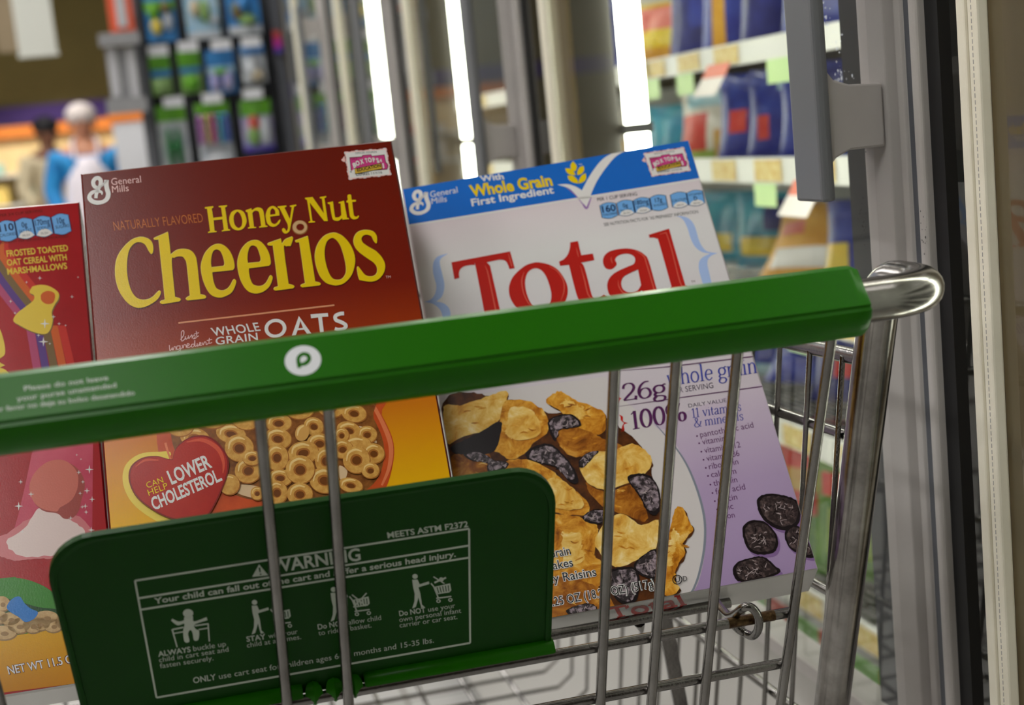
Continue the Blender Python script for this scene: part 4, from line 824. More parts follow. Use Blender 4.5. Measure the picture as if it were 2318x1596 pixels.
fr = nt.nodes.new('ShaderNodeFresnel'); fr.inputs['IOR'].default_value = 1.5; gb = nt.nodes.new('ShaderNodeNewGeometry'); mr = nt.nodes.new('ShaderNodeMapRange'); mr.inputs['To Min'].default_value = 1.5; mr.inputs['To Max'].default_value = 1/1.5; nt.links.new(gb.outputs['Backfacing'], mr.inputs['Value']); nt.links.new(mr.outputs['Result'], fr.inputs['IOR']); mu = nt.nodes.new('ShaderNodeMath'); mu.operation = 'MULTIPLY'; mu.inputs[1].default_value = 1.2; mu.use_clamp = True
tr = nt.nodes.new('ShaderNodeBsdfTransparent'); tr.inputs[0].default_value = (.93, .95, .94, 1); gl = nt.nodes.new('ShaderNodeBsdfGlossy'); gl.inputs['Roughness'].default_value = 0.0; gl.inputs['Color'].default_value = (.95, .96, .95, 1); mi = nt.nodes.new('ShaderNodeMixShader')
nt.links.new(fr.outputs[0], mu.inputs[0]); nt.links.new(mu.outputs[0], mi.inputs[0]); nt.links.new(tr.outputs[0], mi.inputs[1]); nt.links.new(gl.outputs[0], mi.inputs[2]); nt.links.new(mi.outputs[0], nt.nodes['Material Output'].inputs[0])
TUBE = mat('tube_light', (250, 252, 232), 0.5, emit=TUBE_WATT)
BRONZE = mat('bronze_web', (132, 114, 82), .5); BRONZE_D = mat('dark_web', (40, 37, 34), .5)
BASEP = mat('base_panel', (196, 194, 188), .16, spec=.6)
def fpart(b, name, label=None, parent=None, **k):
    b.v = [(d, s, z) for s, d, z in b.v]      # parts are drawn as run, depth, height
    o = b.build(name, parent or case, **k)
    if label: o['label'] = label
    return o
def bx(b, s0, s1, d0, d1, z0, z1, m): b.box(((s0+s1)/2, (d0+d1)/2, (z0+z1)/2), (abs(s1-s0), abs(d1-d0), abs(z1-z0)), m)
b = MB(); bx(b, S0, S1, 1.22, 1.25, .1, ZT, CASE_IN); bx(b, S0-.03, S0, FD+.02, 1.25, .1, ZT, CASE_IN); bx(b, S1, S1+.03, FD+.02, 1.25, .1, ZT, GREY_DARK); bx(b, S0-.03, S1+.03, FD+.02, 1.25, ZT, ZT+.35, GREY_METAL); fpart(b, 'cabinet', 'white lined freezer cabinet')
b = MB(); bx(b, S0-.03, S1+.03, FD+.012, FD+.03, .06, .63, BASEP); bx(b, S0-.03, S1+.03, FD+.04, FD+.06, .002, .06, BLACK); bx(b, S0-.03, S1+.03, FD+.06, 1.25, .002, .30, BASEP); fpart(b, 'base_panel', 'glossy pale grey base panel')
# doors: hinge gap positions along the run, measured at the frame
GAP = [(-.13, .803), (.815, 1.736), (1.749, 2.585), (2.598, 3.42), (3.432, 4.24)]
MULL = [-.13, .795, 1.722, 2.590, 3.42, 4.24]
ZB, ZH = .635, 2.02
def mullion(s):
    b = MB(); bx(b, s-.075, s+.05, FD+.031, FD+.078, ZB, ZH, DARKBLUE); m_ = fpart(b, 'mullion', 'dark door mullion')
    pass
    b = MB(); bx(b, s-.0755, s+.004, FD+.029, FD+.0312, ZB, ZH, BRONZE); bx(b, s-.0772, s-.0755, FD+.029, FD+.079, ZB, ZH, BRONZE_D); fpart(b, 'mullion_web', 'bronze inner web', m_)
    b = MB(); bx(b, s-.092, s-.078, FD+.083, FD+.112, ZB+.02, ZH-.02, TUBE); fpart(b, 'light_tube', 'bright white light tube', m_, bevel=.005)
    b = MB()
    for z in (1.106, .75, 1.6): bx(b, s-.094, s-.060, FD+.080, FD+.115, z-.006, z+.006, GREY_DARK)
    fpart(b, 'tube_clip', None, m_)
for s in MULL: mullion(s)
def door(s0, s1, i):
    # stile profile on the handle side, a stepped aluminium section
    b = MB(); b.v = []
    w = .096
    pr = [(.011, .03), (.011, -.004), (.013, -.006), (.019, -.006), (.021, -.002), (.022, .001), (.035, .001), (.036, -.002), (.041, -.004), (.044, .001), (.047, -.008), (.062, -.012), (.074, -.012), (.082, -.006), (.083, .004), (.094, .006), (w, .012), (w, .03)]
    prof_ = [Vector((s0+a, FD+d, 0)) for a, d in pr]
    b.prism(prof_, (0, 0, ZB), (0, 0, ZH), GREY_METAL); st = fpart(b, 'door', None, bevel=.0012)
    b = MB(); bx(b, s0+.0222, s0+.0348, FD+.0002, FD+.003, ZB, ZH, mat('channel_slate', (84, 87, 94), .45)); fpart(b, 'stile_channel', 'slate channel in the stile', st)
    b = MB(); bx(b, s0-.004, s0+.0112, FD+.001, FD+.028, ZB, ZH, BLACK); fpart(b, 'gasket', 'black rubber gasket', st)
    b = MB(); bx(b, s0+w-.006, s0+w+.056, FD+.0165, FD+.0185, ZB, ZH, DARKBLUE); fpart(b, 'glass_border', 'dark printed glass border', st)
    b = MB(); bx(b, s0+w-.01, s1, FD+.0135, FD+.0136, ZB, ZH, GLASS)
    b.v = []; b.f = []; b.m = []; b.add([(s0+w-.003, FD+.004, ZB+.012), (s1-.001, FD+.004, ZB+.012), (s1-.001, FD+.004, ZH-.03), (s0+w-.003, FD+.004, ZH-.03)], [(0, 1, 2, 3)], GLASS); fpart(b, 'glass_pane', 'clear reflective glass', st)
    b = MB(); bx(b, s0+.01, s1-.002, FD+.000, FD+.03, ZB, ZB+.012, GREY_METAL); fpart(b, 'bottom_rail', None, st)
    b = MB(); bx(b, s0+.01, s1-.002, FD+.000, FD+.03, ZH-.05, ZH, GREY_METAL); fpart(b, 'top_rail', None, st)
    # pull handle: flat vertical bar on a flared bracket
    hs = s0+.062; z0, z1 = 1.052, 1.46
    b = MB(); P = .052
    bar = [Vector((hs-.019, FD-P-.010, 0)), Vector((hs-.021, FD-P-.005, 0)), Vector((hs-.019, FD-P, 0)), Vector((hs+.019, FD-P, 0)), Vector((hs+.021, FD-P-.005, 0)), Vector((hs+.019, FD-P-.010, 0))]
    b.prism(bar, (0, 0, z0), (0, 0, z1), GREY_DARK); h = fpart(b, 'door_handle', 'slate grey pull handle', st, bevel=.002)
    for zc in (1.105, 1.405):
        b = MB()
        hh = .021; P2 = [(FD-P+.0002, zc-hh-.010), (FD-P+.006, zc-hh-.004), (FD-P+.016, zc-hh), (FD-.010, zc-hh), (FD-.010, zc+hh), (FD-P+.018, zc+hh+.001), (FD-P+.007, zc+hh+.005), (FD-P+.0002, zc+hh+.014)]
        n = len(P2); vs = [(hs-.013, d, z) for d, z in P2] + [(hs+.013, d, z) for d, z in P2]
        b.add(vs, [tuple(range(n)), tuple(range(2*n-1, n-1, -1))] + [(j, (j+1) % n, n+(j+1) % n, n+j) for j in range(n)], GREY_METAL)
        fpart(b, 'handle_bracket', None, st, bevel=.0015)
    return st
doors = [door(s0, s1, i) for i, (s0, s1) in enumerate(GAP)]
for i, st in enumerate(doors):     # two cream strips with a dark groove along the hinge edge of every pane
    a = [(MULL[i+1]+q)*(FD-.003)/(FD+.022) for q in (.0022, .0132, .0157, .026)]
    for q in (0, 2):
        b = MB(); bx(b, a[q], a[q+1], FD-.005, FD+.003, ZB+.012, ZH-.03, BEIGE); fpart(b, 'hinge_trim', 'cream hinge strip', st, bevel=.0015)
    b = MB(); bx(b, a[1], a[2], FD+.000, FD+.003, ZB+.012, ZH-.03, GREY_DARK); fpart(b, 'trim_groove', 'dark groove between the cream strips', st)
    b = MB()
    for k in range(330): z = ZB+.02+k*.004; bx(b, a[0]+.0054, a[0]+.0058, FD-.0053, FD-.0049, z, z+.0026, GREY_METAL)
    if i < 2: fpart(b, 'stitch_line', 'fine dotted line on the cream strip', st, recalc=False)['kind'] = 'stuff'
# wear on the nearest closed door: scuffs on the stile, frost flecks on the pane
rr = random.Random(11); sA = GAP[1][0]; SCUFF = mat('scuff', (58, 54, 52), .6); FROST = mat('frost', (214, 220, 228), .7)
def flecks(name, m, n, box, d, size, label):
    b = MB()
    for k in range(n):
        s = rr.gauss((box[0]+box[1])/2, (box[1]-box[0])/4); z = rr.gauss((box[2]+box[3])/2, (box[3]-box[2])/4); q = rr.uniform(*size); a0 = rr.uniform(0, 6)
        b.add([(s+q*rr.uniform(.4, 1)*math.cos(a0+t*1.257), FD+d, z+q*rr.uniform(.4, 1.3)*math.sin(a0+t*1.257)) for t in range(5)], [(0, 1, 2, 3, 4)], m)
    o = fpart(b, name, label, doors[1], recalc=False); o['kind'] = 'stuff'
def sz(x, y): s, z = fs_(x, y, FD); return s, z
for (x, y), n in (((1990, 500), 26), ((2108, 510), 14), ((1992, 300), 8), ((2050, 1010), 6)):
    s, z = sz(x, y); flecks('scuff_mark', SCUFF, n, (s-.006, s+.006, z-.02, z+.02), -.0125 if x < 2040 else -.0064, (.0003, .0010), 'dark scuffs on the stile')
for (x, y), n in (((1892, 190), 70), ((1850, 45), 40), ((1885, 95), 16)):
    s, z = sz(x, y); flecks('frost_patch', FROST, n, (s-.012, s+.012, z-.014, z+.014), .0034, (.0004, .0016), 'white frost flecks on the pane')
# shelves with price rails
TAG_Y = mat('tag_yellow', (232, 216, 150), 0.5, mottle=(210, 170, 90), scale=70); TAG_G = mat('tag_green', (206, 238, 170), 0.5); TAG_R = mat('tag_red', (232, 120, 96), 0.5); TAG_W = mat('tag_white', (240, 232, 226), 0.5)
SD = 0.80
RAILS = [(1.174, 1.204), (1.017, 1.051), (.831, .868), (.665, .70), (.44, .475)]
for zi, (z0, z1) in enumerate(RAILS):
    b = MB(); bx(b, S0, S1, SD, SD+.006, z0, z1, WHITE_P); sh = fpart(b, 'shelf', 'white shelf with a price rail')
    b = MB()
    for k in range(30): bx(b, S0, S1, SD+.01+k*.0138, SD+.013+k*.0138, z0+.004, z0+.0075, STEEL)
    for k in range(46): s = S0+.02+k*.0955; bx(b, s, s+.004, SD+.006, SD+.42, z0+.0005, z0+.004, STEEL)
    fpart(b, 'wire_deck', 'wire shelf deck', sh)
    def tg(s, m, w=.082, za=None, zb=None, tilt=0):
        b = MB(); za = z0+.003 if za is None else za; zb = z1-.003 if zb is None else zb
        b.add([(s+w/2, SD-.0016+tilt, za), (s-w/2, SD-.0016+tilt, za), (s-w/2, SD-.0016, zb), (s+w/2, SD-.0016, zb)], [(0, 1, 2, 3)], m); return b
    rr = random.Random(zi*3+1)
    if zi == 0: sp = [fs_(1485, 150, SD)[0], fs_(1560, 140, SD)[0], fs_(1645, 125, SD)[0], fs_(1822, 90, SD)[0]]; gs = [(1478, 205), (1553, 190), (1765, 165)]; rs = [(1632, 172)]
    elif zi == 1: sp = [fs_(1740, 385, SD)[0], fs_(1856, 385, SD)[0], fs_(1640, 385, SD)[0]]; gs = [(1735, 440)]; rs = [(1835, 430)]
    else: sp = [1.36+.16*k for k in range(5)]; gs = [(1812, 782)] if zi == 2 else []; rs = []
    sp += [2.15, 2.35, 2.62, 2.9, 3.2, 3.6, 1.1, .95]
    for s in sp: fpart(tg(s, TAG_Y), 'price_tag', 'yellow price tag', sh, recalc=False)
    for x, y in gs: fpart(tg(fs_(x, y, SD)[0], TAG_G, .066, z0-.030, z0), 'shelf_tag', 'pale green shelf tag', sh, recalc=False)
    for x, y in rs:
        s = fs_(x, y, SD)[0]; fpart(tg(s, TAG_R, .080, z0-.012, z0+.006, -.010), 'sale_tag', 'red and white sale tag', sh, recalc=False)
        b = tg(s, TAG_W, .080, z0-.036, z0-.012, -.026)
        b.v = [(x_, y_-(.010 if k > 1 else 0), z_) for k, (x_, y_, z_) in enumerate(b.v)]; fpart(b, 'sale_tag_flap', 'white flap of the sale tag', sh, recalc=False)
# strip of printed panels on the plinth
GR = mat('panel_green', (110, 156, 84), 0.5); RD = mat('panel_red', (176, 66, 58), 0.5)
b = MB()
for k in range(26): s = .3+k*.16; bx(b, s, s+.07, SD-.004, SD-.002, .36, .43, RD); bx(b, s+.07, s+.16, SD-.004, SD-.002, .36, .43, GR)
fpart(b, 'lower_graphic', 'red and green printed strip')
# ------------------------------------------------------------------ frozen food bags
def bagmat(n, c, c2=None, scale=30): return mat('bag_'+n, c, 0.28, mottle=c2, scale=scale, spec=.6)
BC = {'blue': bagmat('blue', (36, 46, 140), (64, 84, 176), 24), 'navy': bagmat('navy', (30, 36, 104), (52, 60, 140), 24), 'yellow': bagmat('yellow', (232, 206, 60), (240, 190, 40), 18), 'teal': bagmat('teal', (40, 140, 176), (60, 170, 190), 20), 'cream': bagmat('cream', (222, 216, 200), (232, 226, 214), 20), 'red': bagmat('red', (206, 44, 48), (222, 84, 70), 30), 'orange': bagmat('orange', (222, 158, 40), (236, 180, 70), 22), 'green': bagmat('green', (90, 140, 60), (140, 176, 90), 22), 'white': bagmat('white', (236, 232, 224)), 'pink': bagmat('pink', (220, 96, 90), (236, 150, 130), 24), 'sky': bagmat('sky', (150, 200, 214), (180, 214, 220), 20), 'food': bagmat('food', (206, 150, 80), (226, 196, 110), 60), 'lime': bagmat('lime', (160, 190, 90), (190, 206, 120), 30)}
BAGB = Matrix(((-fe.x, fn.x, 0, 0), (-fe.y, fn.y, 0, 0), (0, 0, 1, 0), (0, 0, 0, 1)))
def bag(name, label, group, s, d, z, w, h, t, body, patches=(), lean=-8, yaw=0, roll=0):
    """pillow bag standing on a shelf; patches = (u0, u1, v0, v1, colour) zones of its print"""
    mw = Matrix.Translation(fpos(s, d, z)) @ BAGB @ Matrix.Rotation(math.radians(yaw), 4, 'Z') @ Matrix.Rotation(math.radians(-lean), 4, 'X') @ Matrix.Rotation(math.radians(roll), 4, 'Y')
    b = MB(); n, k = 12, 12; rr = random.Random(int(s*1000)+int(z*77))
    bumps = [(rr.uniform(.15, .85), rr.uniform(.15, .85), rr.uniform(-.25, .35)) for _ in range(5)]
    for side in (-1, 1):
        vs = []; 
        for j in range(k+1):
            for i in range(n+1):
                u, v = i/n, j/k; th = (max(0, math.sin(math.pi*u))**.55)*(max(0, math.sin(math.pi*min(1, v*.86+.07)))**.6)
                if v in (0, 1) or u in (0, 1): th *= 0.12
                for a, c, q in bumps: th *= 1+q*math.exp(-((u-a)**2+(v-c)**2)/.03)
                x = (u-.5)*w*(1-.10*math.sin(math.pi*v)); vs.append((-x, side*t/2*th-0.0, v*h))
        off = len(b.v); b.v += vs
        for j in range(k):
            for i in range(n):
                q = (off+j*(n+1)+i, off+j*(n+1)+i+1, off+(j+1)*(n+1)+i+1, off+(j+1)*(n+1)+i)
                c = body; u, v = (i+.5)/n, (j+.5)/k
                if side == -1:
                    for u0, u1, v0, v1, pc in patches:
                        if u0 <= u <= u1 and v0 <= v <= v1: c = pc
                b.f.append(q if side == 1 else q[::-1]); b.m.append(b.slot(BC[c]))
    b.smooth = True
    o = b.build(name); o.matrix_world = mw
    return tag(o, label, 'frozen food bag', group)
def at_px(x, y, d): return fs_(x, y, d)
G1, G2, G3, G4, G5 = 'bags on the top freezer shelf', 'bags on the second freezer shelf', 'bags on the third freezer shelf', 'bags on the fourth freezer shelf', 'bags on the bottom freezer shelf'
def row(zt, g, lst):
    for (x, y, d, w, h, body, pt, label, lean, yaw) in lst:
        s, _ = fs_(x, y, d); bag('frozen_bag', label, g, s, d+.012, zt+.027*math.sin(math.radians(lean))+.001, w, h, .05, body, pt, lean, yaw)
r1 = 1.1825
row(r1, G1, [(1505, 110, .92, .19, .125, 'yellow', [(.1, .9, .62, .95, 'pink'), (.2, .8, .05, .3, 'orange')], 'yellow bag with a pink top on the upper shelf', 10, 32), (1595, 110, .92, .18, .19, 'navy', [(.3, .7, .3, .6, 'blue')], 'first dark blue bag right of the yellow bag, upper shelf', 6, 32), (1675, 95, .92, .18, .20, 'blue', [(.68, .84, .1, .8, 'orange')], 'blue bag with an orange stripe on the upper shelf', 6, 32), (1765, 80, .92, .17, .20, 'navy', [(.2, .8, .5, .8, 'red')], 'dark blue bag with a red patch, partly behind the handle, upper shelf', 5, 32), (1862, 65, .91, .16, .20, 'blue', [(.2, .8, .55, .8, 'red')], 'blue bag between the handle and the door stile, upper shelf', 5, 32), (1455, 140, 1.02, .12, .17, 'cream', [(.2, .8, .3, .6, 'sky')], 'pale bag beside the light tube, upper shelf', 4, 30)])
r2 = 1.0255
row(r2, G2, [(1475, 300, .92, .13, .080, 'green', [(.3, .9, .3, .9, 'teal')], 'green and teal bag beside the light tube, second shelf', 5, 34), (1552, 310, .92, .19, .105, 'teal', [(.1, .5, .5, .9, 'sky')], 'teal bag left of the cream bag, second shelf', 6, 34), (1628, 300, .91, .20, .120, 'cream', [(.05, .62, .0, .42, 'food'), (.66, 1, .16, .66, 'red'), (.5, .95, .74, 1, 'sky'), (.55, .95, .0, .14, 'lime')], 'cream bag with a red patch on the second shelf', 14, 34), (1702, 310, .915, .16, .14, 'blue', [(.62, .84, .34, .62, 'red'), (.16, .42, .5, .84, 'sky')], 'blue bag with a red patch right of the cream bag, second shelf', 10, 34), (1768, 318, .915, .15, .14, 'blue', [(.66, .84, .24, .5, 'red'), (.1, .4, .5, .9, 'navy'), (.3, .6, .76, .9, 'sky')], 'blue bag with a red patch, left of the door handle, second shelf', 10, 34), (1862, 318, .915, .17, .14, 'blue', [(.3, .7, .6, .9, 'navy')], 'blue bag under the handle bracket, second shelf', 8, 34)])
r3 = .839
row(r3, G3, [(1640, 480, 1.02, .19, .13, 'teal', [(.4, .8, .15, .45, 'yellow')], 'teal bag with a yellow patch on the third shelf', 5, 20), (1715, 480, 1.02, .15, .13, 'teal', [(.2, .8, .2, .4, 'yellow'), (.1, .4, .5, .9, 'navy')], 'dark teal bag between the pale teal and amber bags, third shelf', 5, 20), (1826, 540, .96, .22, .13, 'orange', [(.2, .9, .05, .34, 'white'), (.7, .95, .5, .7, 'pink')], 'amber bag with a white label on the third shelf', 34, 26), (1922, 540, .965, .13, .13, 'blue', [(.6, 1, .0, .5, 'yellow')], 'blue bag by the door stile, third shelf', 14, 30)])
r4 = .673
row(r4, G4, [(1745, 850, .97, .14, .11, 'sky', [(.2, .8, .2, .6, 'blue')], 'pale blue bag behind the cart wires, fourth shelf', 10, 30), (1812, 850, .95, .17, .11, 'blue', [(.2, .6, .3, .7, 'navy')], 'blue bag slumped behind the cart wires, fourth shelf', 34, 28), (1905, 850, .95, .14, .11, 'navy', [(.2, .7, .3, .6, 'red')], 'dark blue bag with a red patch near the post, fourth shelf', 14, 30)])
r5 = .448
row(r5, G5, [(1790, 1200, .91, .19, .19, 'red', [(.2, .8, .6, .9, 'pink'), (.1, .9, .1, .3, 'lime')], 'red bag with a pink top, left of the post, bottom shelf', 10, 32), (1862, 1200, .90, .19, .20, 'red', [(.2, .7, .7, .95, 'pink'), (.1, .9, .5, .65, 'food'), (.0, 1, .0, .34, 'green')], 'red bag with a green foot, left of the corner post, bottom shelf', 10, 32), (1945, 1280, .90, .18, .20, 'green', [(.1, .9, .55, .75, 'red'), (.2, .8, .2, .5, 'lime')], 'green bag with a red band near the door stile, bottom shelf', 8, 32), (1720, 1200, .91, .18, .18, 'green', [(.2, .8, .3, .6, 'lime')], 'green bag left of the red bags, bottom shelf', 8, 32)])
# further doors: the same bags again, mostly behind reflections
far = [o for o in bpy.data.objects if o.get('category') == 'frozen food bag']
rr = random.Random(3)
word = {'G1': 0}
nfar = 0
for i, (s, zt, c, nm) in enumerate([(2.80, r1, 2, 'blue'), (2.96, r1, 0, 'yellow'), (3.14, r1, 1, 'dark blue'), (2.80, r2, 8, 'cream'), (2.97, r2, 7, 'teal'), (3.14, r2, 9, 'blue'), (2.75, r3, 14, 'amber'), (3.05, r3, 12, 'teal')]):
    src = far[c]; o = src.copy(); COL.objects.link(o)
    mw = src.matrix_world.copy(); P = fpos(s, .93, zt); mw.translation = P; o.matrix_world = mw
    o['label'] = '%s bag behind the second door, %s shelf, %s' % (nm, {r1: 'upper', r2: 'second', r3: 'third'}[zt], ['nearest', 'middle', 'farthest', 'nearest', 'middle', 'farthest', 'nearest', 'farthest'][i]); o['group'] = 'bags behind the second freezer door'

# ------------------------------------------------------------------ store shell
def structure(b, name): o = b.build(name); o['kind'] = 'structure'; return o
FLOOR = mat('floor_tile', (182, 181, 177), 0.25, mottle=(172, 170, 165), scale=3)
nt = FLOOR.node_tree; bs = nt.nodes['Principled BSDF']; tc = nt.nodes.new('ShaderNodeTexCoord'); bk = nt.nodes.new('ShaderNodeTexBrick'); bk.offset = 0
for k, v in (('Scale', 1.0), ('Mortar Size', .004), ('Brick Width', .305), ('Row Height', .305)): bk.inputs[k].default_value = v
bk.inputs['Color1'].default_value = srgb((190, 189, 186)); bk.inputs['Color2'].default_value = srgb((182, 181, 177)); bk.inputs['Mortar'].default_value = srgb((130, 126, 118))
nt.links.new(tc.outputs['Object'], bk.inputs['Vector']); nt.links.new(bk.outputs['Color'], bs.inputs['Base Color'])
b = MB(); b.add([(-6, -4, 0), (3.2, -4, 0), (3.2, 13, 0), (-6, 13, 0)], [(0, 1, 2, 3)], FLOOR); structure(b, 'floor')
CEILM = mat('ceiling_tile', (196, 192, 182), 0.8)
b = MB(); b.add([(-6, -4, 3.6), (-6, 13, 3.6), (3.2, 13, 3.6), (3.2, -4, 3.6)], [(0, 1, 2, 3)], CEILM); structure(b, 'ceiling')
OLIVE = mat('olive_wall', (112, 98, 44), 0.7, mottle=(104, 91, 38), scale=2); PURPLE = mat('purple_band', (64, 34, 116), 0.6); CREAMW = mat('cream_wall', (212, 206, 196), 0.7)
b = MB(); b.box((-1.4, 13.05, 1.8), (9.2, .1, 3.6), OLIVE); structure(b, 'wall_back')
b = MB(); b.box((3.25, 4.5, 1.8), (.1, 17, 3.6), CREAMW); structure(b, 'wall_right')
b = MB(); b.box((-6.05, 4.5, 1.8), (.1, 17, 3.6), CREAMW); structure(b, 'wall_left')
b = MB(); b.box((-1.4, -4.05, 1.8), (9.2, .1, 3.6), mat('low_bounce_brown', (84, 76, 66), .7)); structure(b, 'wall_front')  # unseen wall behind the camera, coloured dark to cut bounced light
# ceiling troffers
LAMP = mat('troffer_diffuser', (255, 253, 251), 0.5, emit=CEILING_WATT)
k = 0
for x in (-3.4, -.80):
    for y in (-.6, 1.4, 3.4, 5.4, 7.4, 9.4):
        k += 1
        t = empty('ceiling_light', (x, y, 3.585), 'flush fluorescent ceiling troffer, %s row, %s' % ('left' if x < -2 else 'right', ['nearest the cart', 'second from the cart', 'third from the cart', 'fourth from the cart', 'fifth from the cart', 'farthest from the cart'][(k-1) % 6]), 'ceiling light', 'fluorescent ceiling troffers')
        b = MB(); b.box((0, 0, 0), (.58, 1.2, .012), LAMP); b.build('diffuser', t)
        b = MB()
        for dx in (-.31, .31): b.box((dx, 0, 0), (.03, 1.27, .03), WHITE_P)
        for dy in (-.62, .62): b.box((0, dy, 0), (.58, .03, .03), WHITE_P)
        b.build('frame', t)
# ------------------------------------------------------------------ end display with hanging packs beyond the freezers
DY = 5.0
def dp(x, y, Y=DY): return Vector(hit(x, y, (0, Y, 0), (0, 1, 0)))
D_BLACK = mat('display_black', (42, 44, 48), 0.6); D_POST = mat('display_post', (98, 100, 106), 0.4, .3); CARD_W = mat('card_white', (222, 224, 228), 0.5); CLEAR = mat('blister_grey', (176, 186, 190), 0.25, mottle=(206, 210, 210), scale=30)
pk = {n: mat('pack_'+n, c, 0.35, mottle=c2, scale=22) for n, c, c2 in (('blue', (60, 140, 206), (40, 110, 180)), ('sky', (140, 190, 222), (190, 214, 226)), ('green', (110, 180, 40), (80, 150, 40)), ('leaf', (120, 160, 84), (160, 190, 130)), ('lilac', (150, 150, 206), (206, 196, 220)), ('white', (206, 210, 214), (170, 180, 190)), ('dkgreen', (40, 110, 60), (60, 130, 80)), ('magenta', (206, 60, 160), (170, 40, 140)), ('yellow', (226, 206, 90), (200, 180, 60)), ('tan', (196, 176, 140), (206, 196, 170)), ('brown', (130, 90, 60), (90, 110, 60)), ('violet', (90, 60, 170), (60, 60, 160)), ('red', (190, 60, 50), (206, 110, 90)))}
x0, x1 = dp(325, 200).x, dp(640, 200).x
disp = empty('display_rack', ((x0+x1)/2, DY+.1, 0), 'black pegboard end display with grey posts beyond the freezers', 'display rack')
def dl(v): return Vector(v)-disp.location
b = MB(); b.box(((x0+x1)/2-disp.location.x, .02, .98), (x1-x0, .02, 1.92), D_BLACK); b.build('pegboard', disp)
for x, nm in ((x0, 0), (x1+.012, 0)):
    b = MB(); b.box((x-disp.location.x, -.03, .98), (.036, .05, 1.96), D_POST); b.build('post', disp, bevel=.003)
b = MB(); b.box((0, .02, .10), (x1-x0, .36, .2), D_POST); b.build('base', disp)
hx = [(357, 115), (425, 105), (500, 101), (568, 95), (392, 231), (480, 222), (572, 212)]
for x, y in hx:
    P = dp(x, y, DY-.06); b = MB(); c = P-disp.location; b.box(c, (.066, .003, .034), CARD_W); b.tube([c+Vector((0, .001, -.006)), c+Vector((0, .16, -.006))], .003, STEEL, 8); b.build('peg_hook', disp)
def pack(name, label, box, zones, content=None, shape=None):
    (xa, ya, xb, yb) = box; A = dp(xa, ya); B = dp(xb, yb); w = (B.x-A.x)*1.07; z1 = (dp((xa+xb)/2, ya)).z; z0 = (dp((xa+xb)/2, yb)).z; h = z1-z0
    root = empty(name, ((A.x+B.x)/2, DY, z0), label, 'hanging pack', 'hanging packs on the end display')
    b = MB(); b.box((0, 0.002, h/2), (w, .004, h), pk[zones[0][2]]); b.build('backing_card', root)
    for k, (v0, v1, c) in enumerate(zones[1:]):
        b = MB(); b.box((0, -.002, h*(v0+v1)/2), (w*.98, .006, h*(v1-v0)), pk[c]); b.build('card_band', root)
    if content:
        for (u, v, rx, rz, c) in content:
            b = MB(); b.ball((w*(u-.5), -.012, h*v), (w*rx, .022, h*rz), pk[c], 14, 8); b.build('contents', root)
    return root
pack('hanging_pack', 'blue and green picture pack, top row, nearest the left post', (322, -20, 402, 95), [(0, 1, 'blue'), (.62, .8, 'green')], [(.3, .6, .2, .16, 'green'), (.7, .66, .18, .12, 'brown'), (.35, .3, .2, .16, 'yellow'), (.75, .38, .14, .18, 'white')])
pack('hanging_pack', 'pale blue picture pack in the middle of the top row', (414, -25, 500, 88), [(0, 1, 'sky'), (0, .14, 'white')], [(.3, .62, .16, .18, 'tan'), (.58, .55, .16, .24, 'leaf'), (.85, .35, .1, .12, 'white')])
pack('hanging_pack', 'blue picture pack at the right of the top row', (508, -30, 592, 78), [(0, 1, 'blue'), (0, .18, 'white')], [(.5, .62, .2, .16, 'blue'), (.3, .5, .16, .2, 'brown'), (.6, .3, .28, .12, 'leaf')])
pack('hanging_pack', 'green topped pack at the left of the second row', (336, 122, 392, 216), [(0, 1, 'leaf'), (.62, .98, 'green'), (.44, .6, 'blue')], [(.5, .22, .4, .18, 'leaf')])
pack('hanging_pack', 'green topped pack with a blue stripe, second from the left in the second row', (400, 110, 460, 212), [(0, 1, 'leaf'), (.6, .98, 'green'), (.46, .58, 'blue')], [(.5, .24, .4, .2, 'green')])
pack('hanging_pack', 'slanted blue pack with pale figures in the second row', (464, 112, 536, 212), [(0, 1, 'blue'), (.45, .62, 'sky')], [(.25, .25, .2, .24, 'lilac'), (.7, .3, .2, .26, 'lilac'), (.5, .5, .3, .08, 'green')])
pack('hanging_pack', 'pale blister pack at the right of the second row', (542, 100, 604, 188), [(0, 1, 'white'), (.75, 1, 'blue')], [(.4, .4, .3, .28, 'white'), (.6, .2, .3, .16, 'tan')])
pack('hanging_pack', 'clear pack with a dark green shape at the left of the third row', (352, 238, 436, 400), [(0, 1, 'white'), (.78, 1, 'green')], [(.34, .4, .13, .3, 'dkgreen'), (.66, .4, .13, .3, 'dkgreen'), (.5, .42, .22, .07, 'dkgreen')])
q = pack('hanging_pack', 'clear pack of shiny coloured tubes in the middle of the third row', (440, 232, 534, 392), [(0, 1, 'white'), (.76, 1, 'green')], [(.5, .15, .46, .14, 'white')])
FOIL = [mat('foil_'+n, c, .08, .9) for n, c in (('violet', (220, 120, 240)), ('gold', (250, 240, 170)), ('rose', (240, 120, 190)), ('teal', (120, 220, 240)), ('blue', (110, 140, 250)))]
for k in range(5):
    b = MB(); xx = -.045+.022*k; b.tube([(xx, -.03, .10), (xx, -.03, .19)], .009, FOIL[k], 14); b.ball((xx, -.03, .19), .0095, FOIL[k], 12, 8); b.build('foil_tube', q)
pack('hanging_pack', 'pink and white picture pack at the right of the third row', (542, 226, 622, 342), [(0, 1, 'lilac'), (.7, 1, 'green'), (.0, .1, 'violet')], [(.4, .55, .2, .16, 'red'), (.35, .3, .22, .2, 'leaf'), (.75, .4, .18, .3, 'white')])
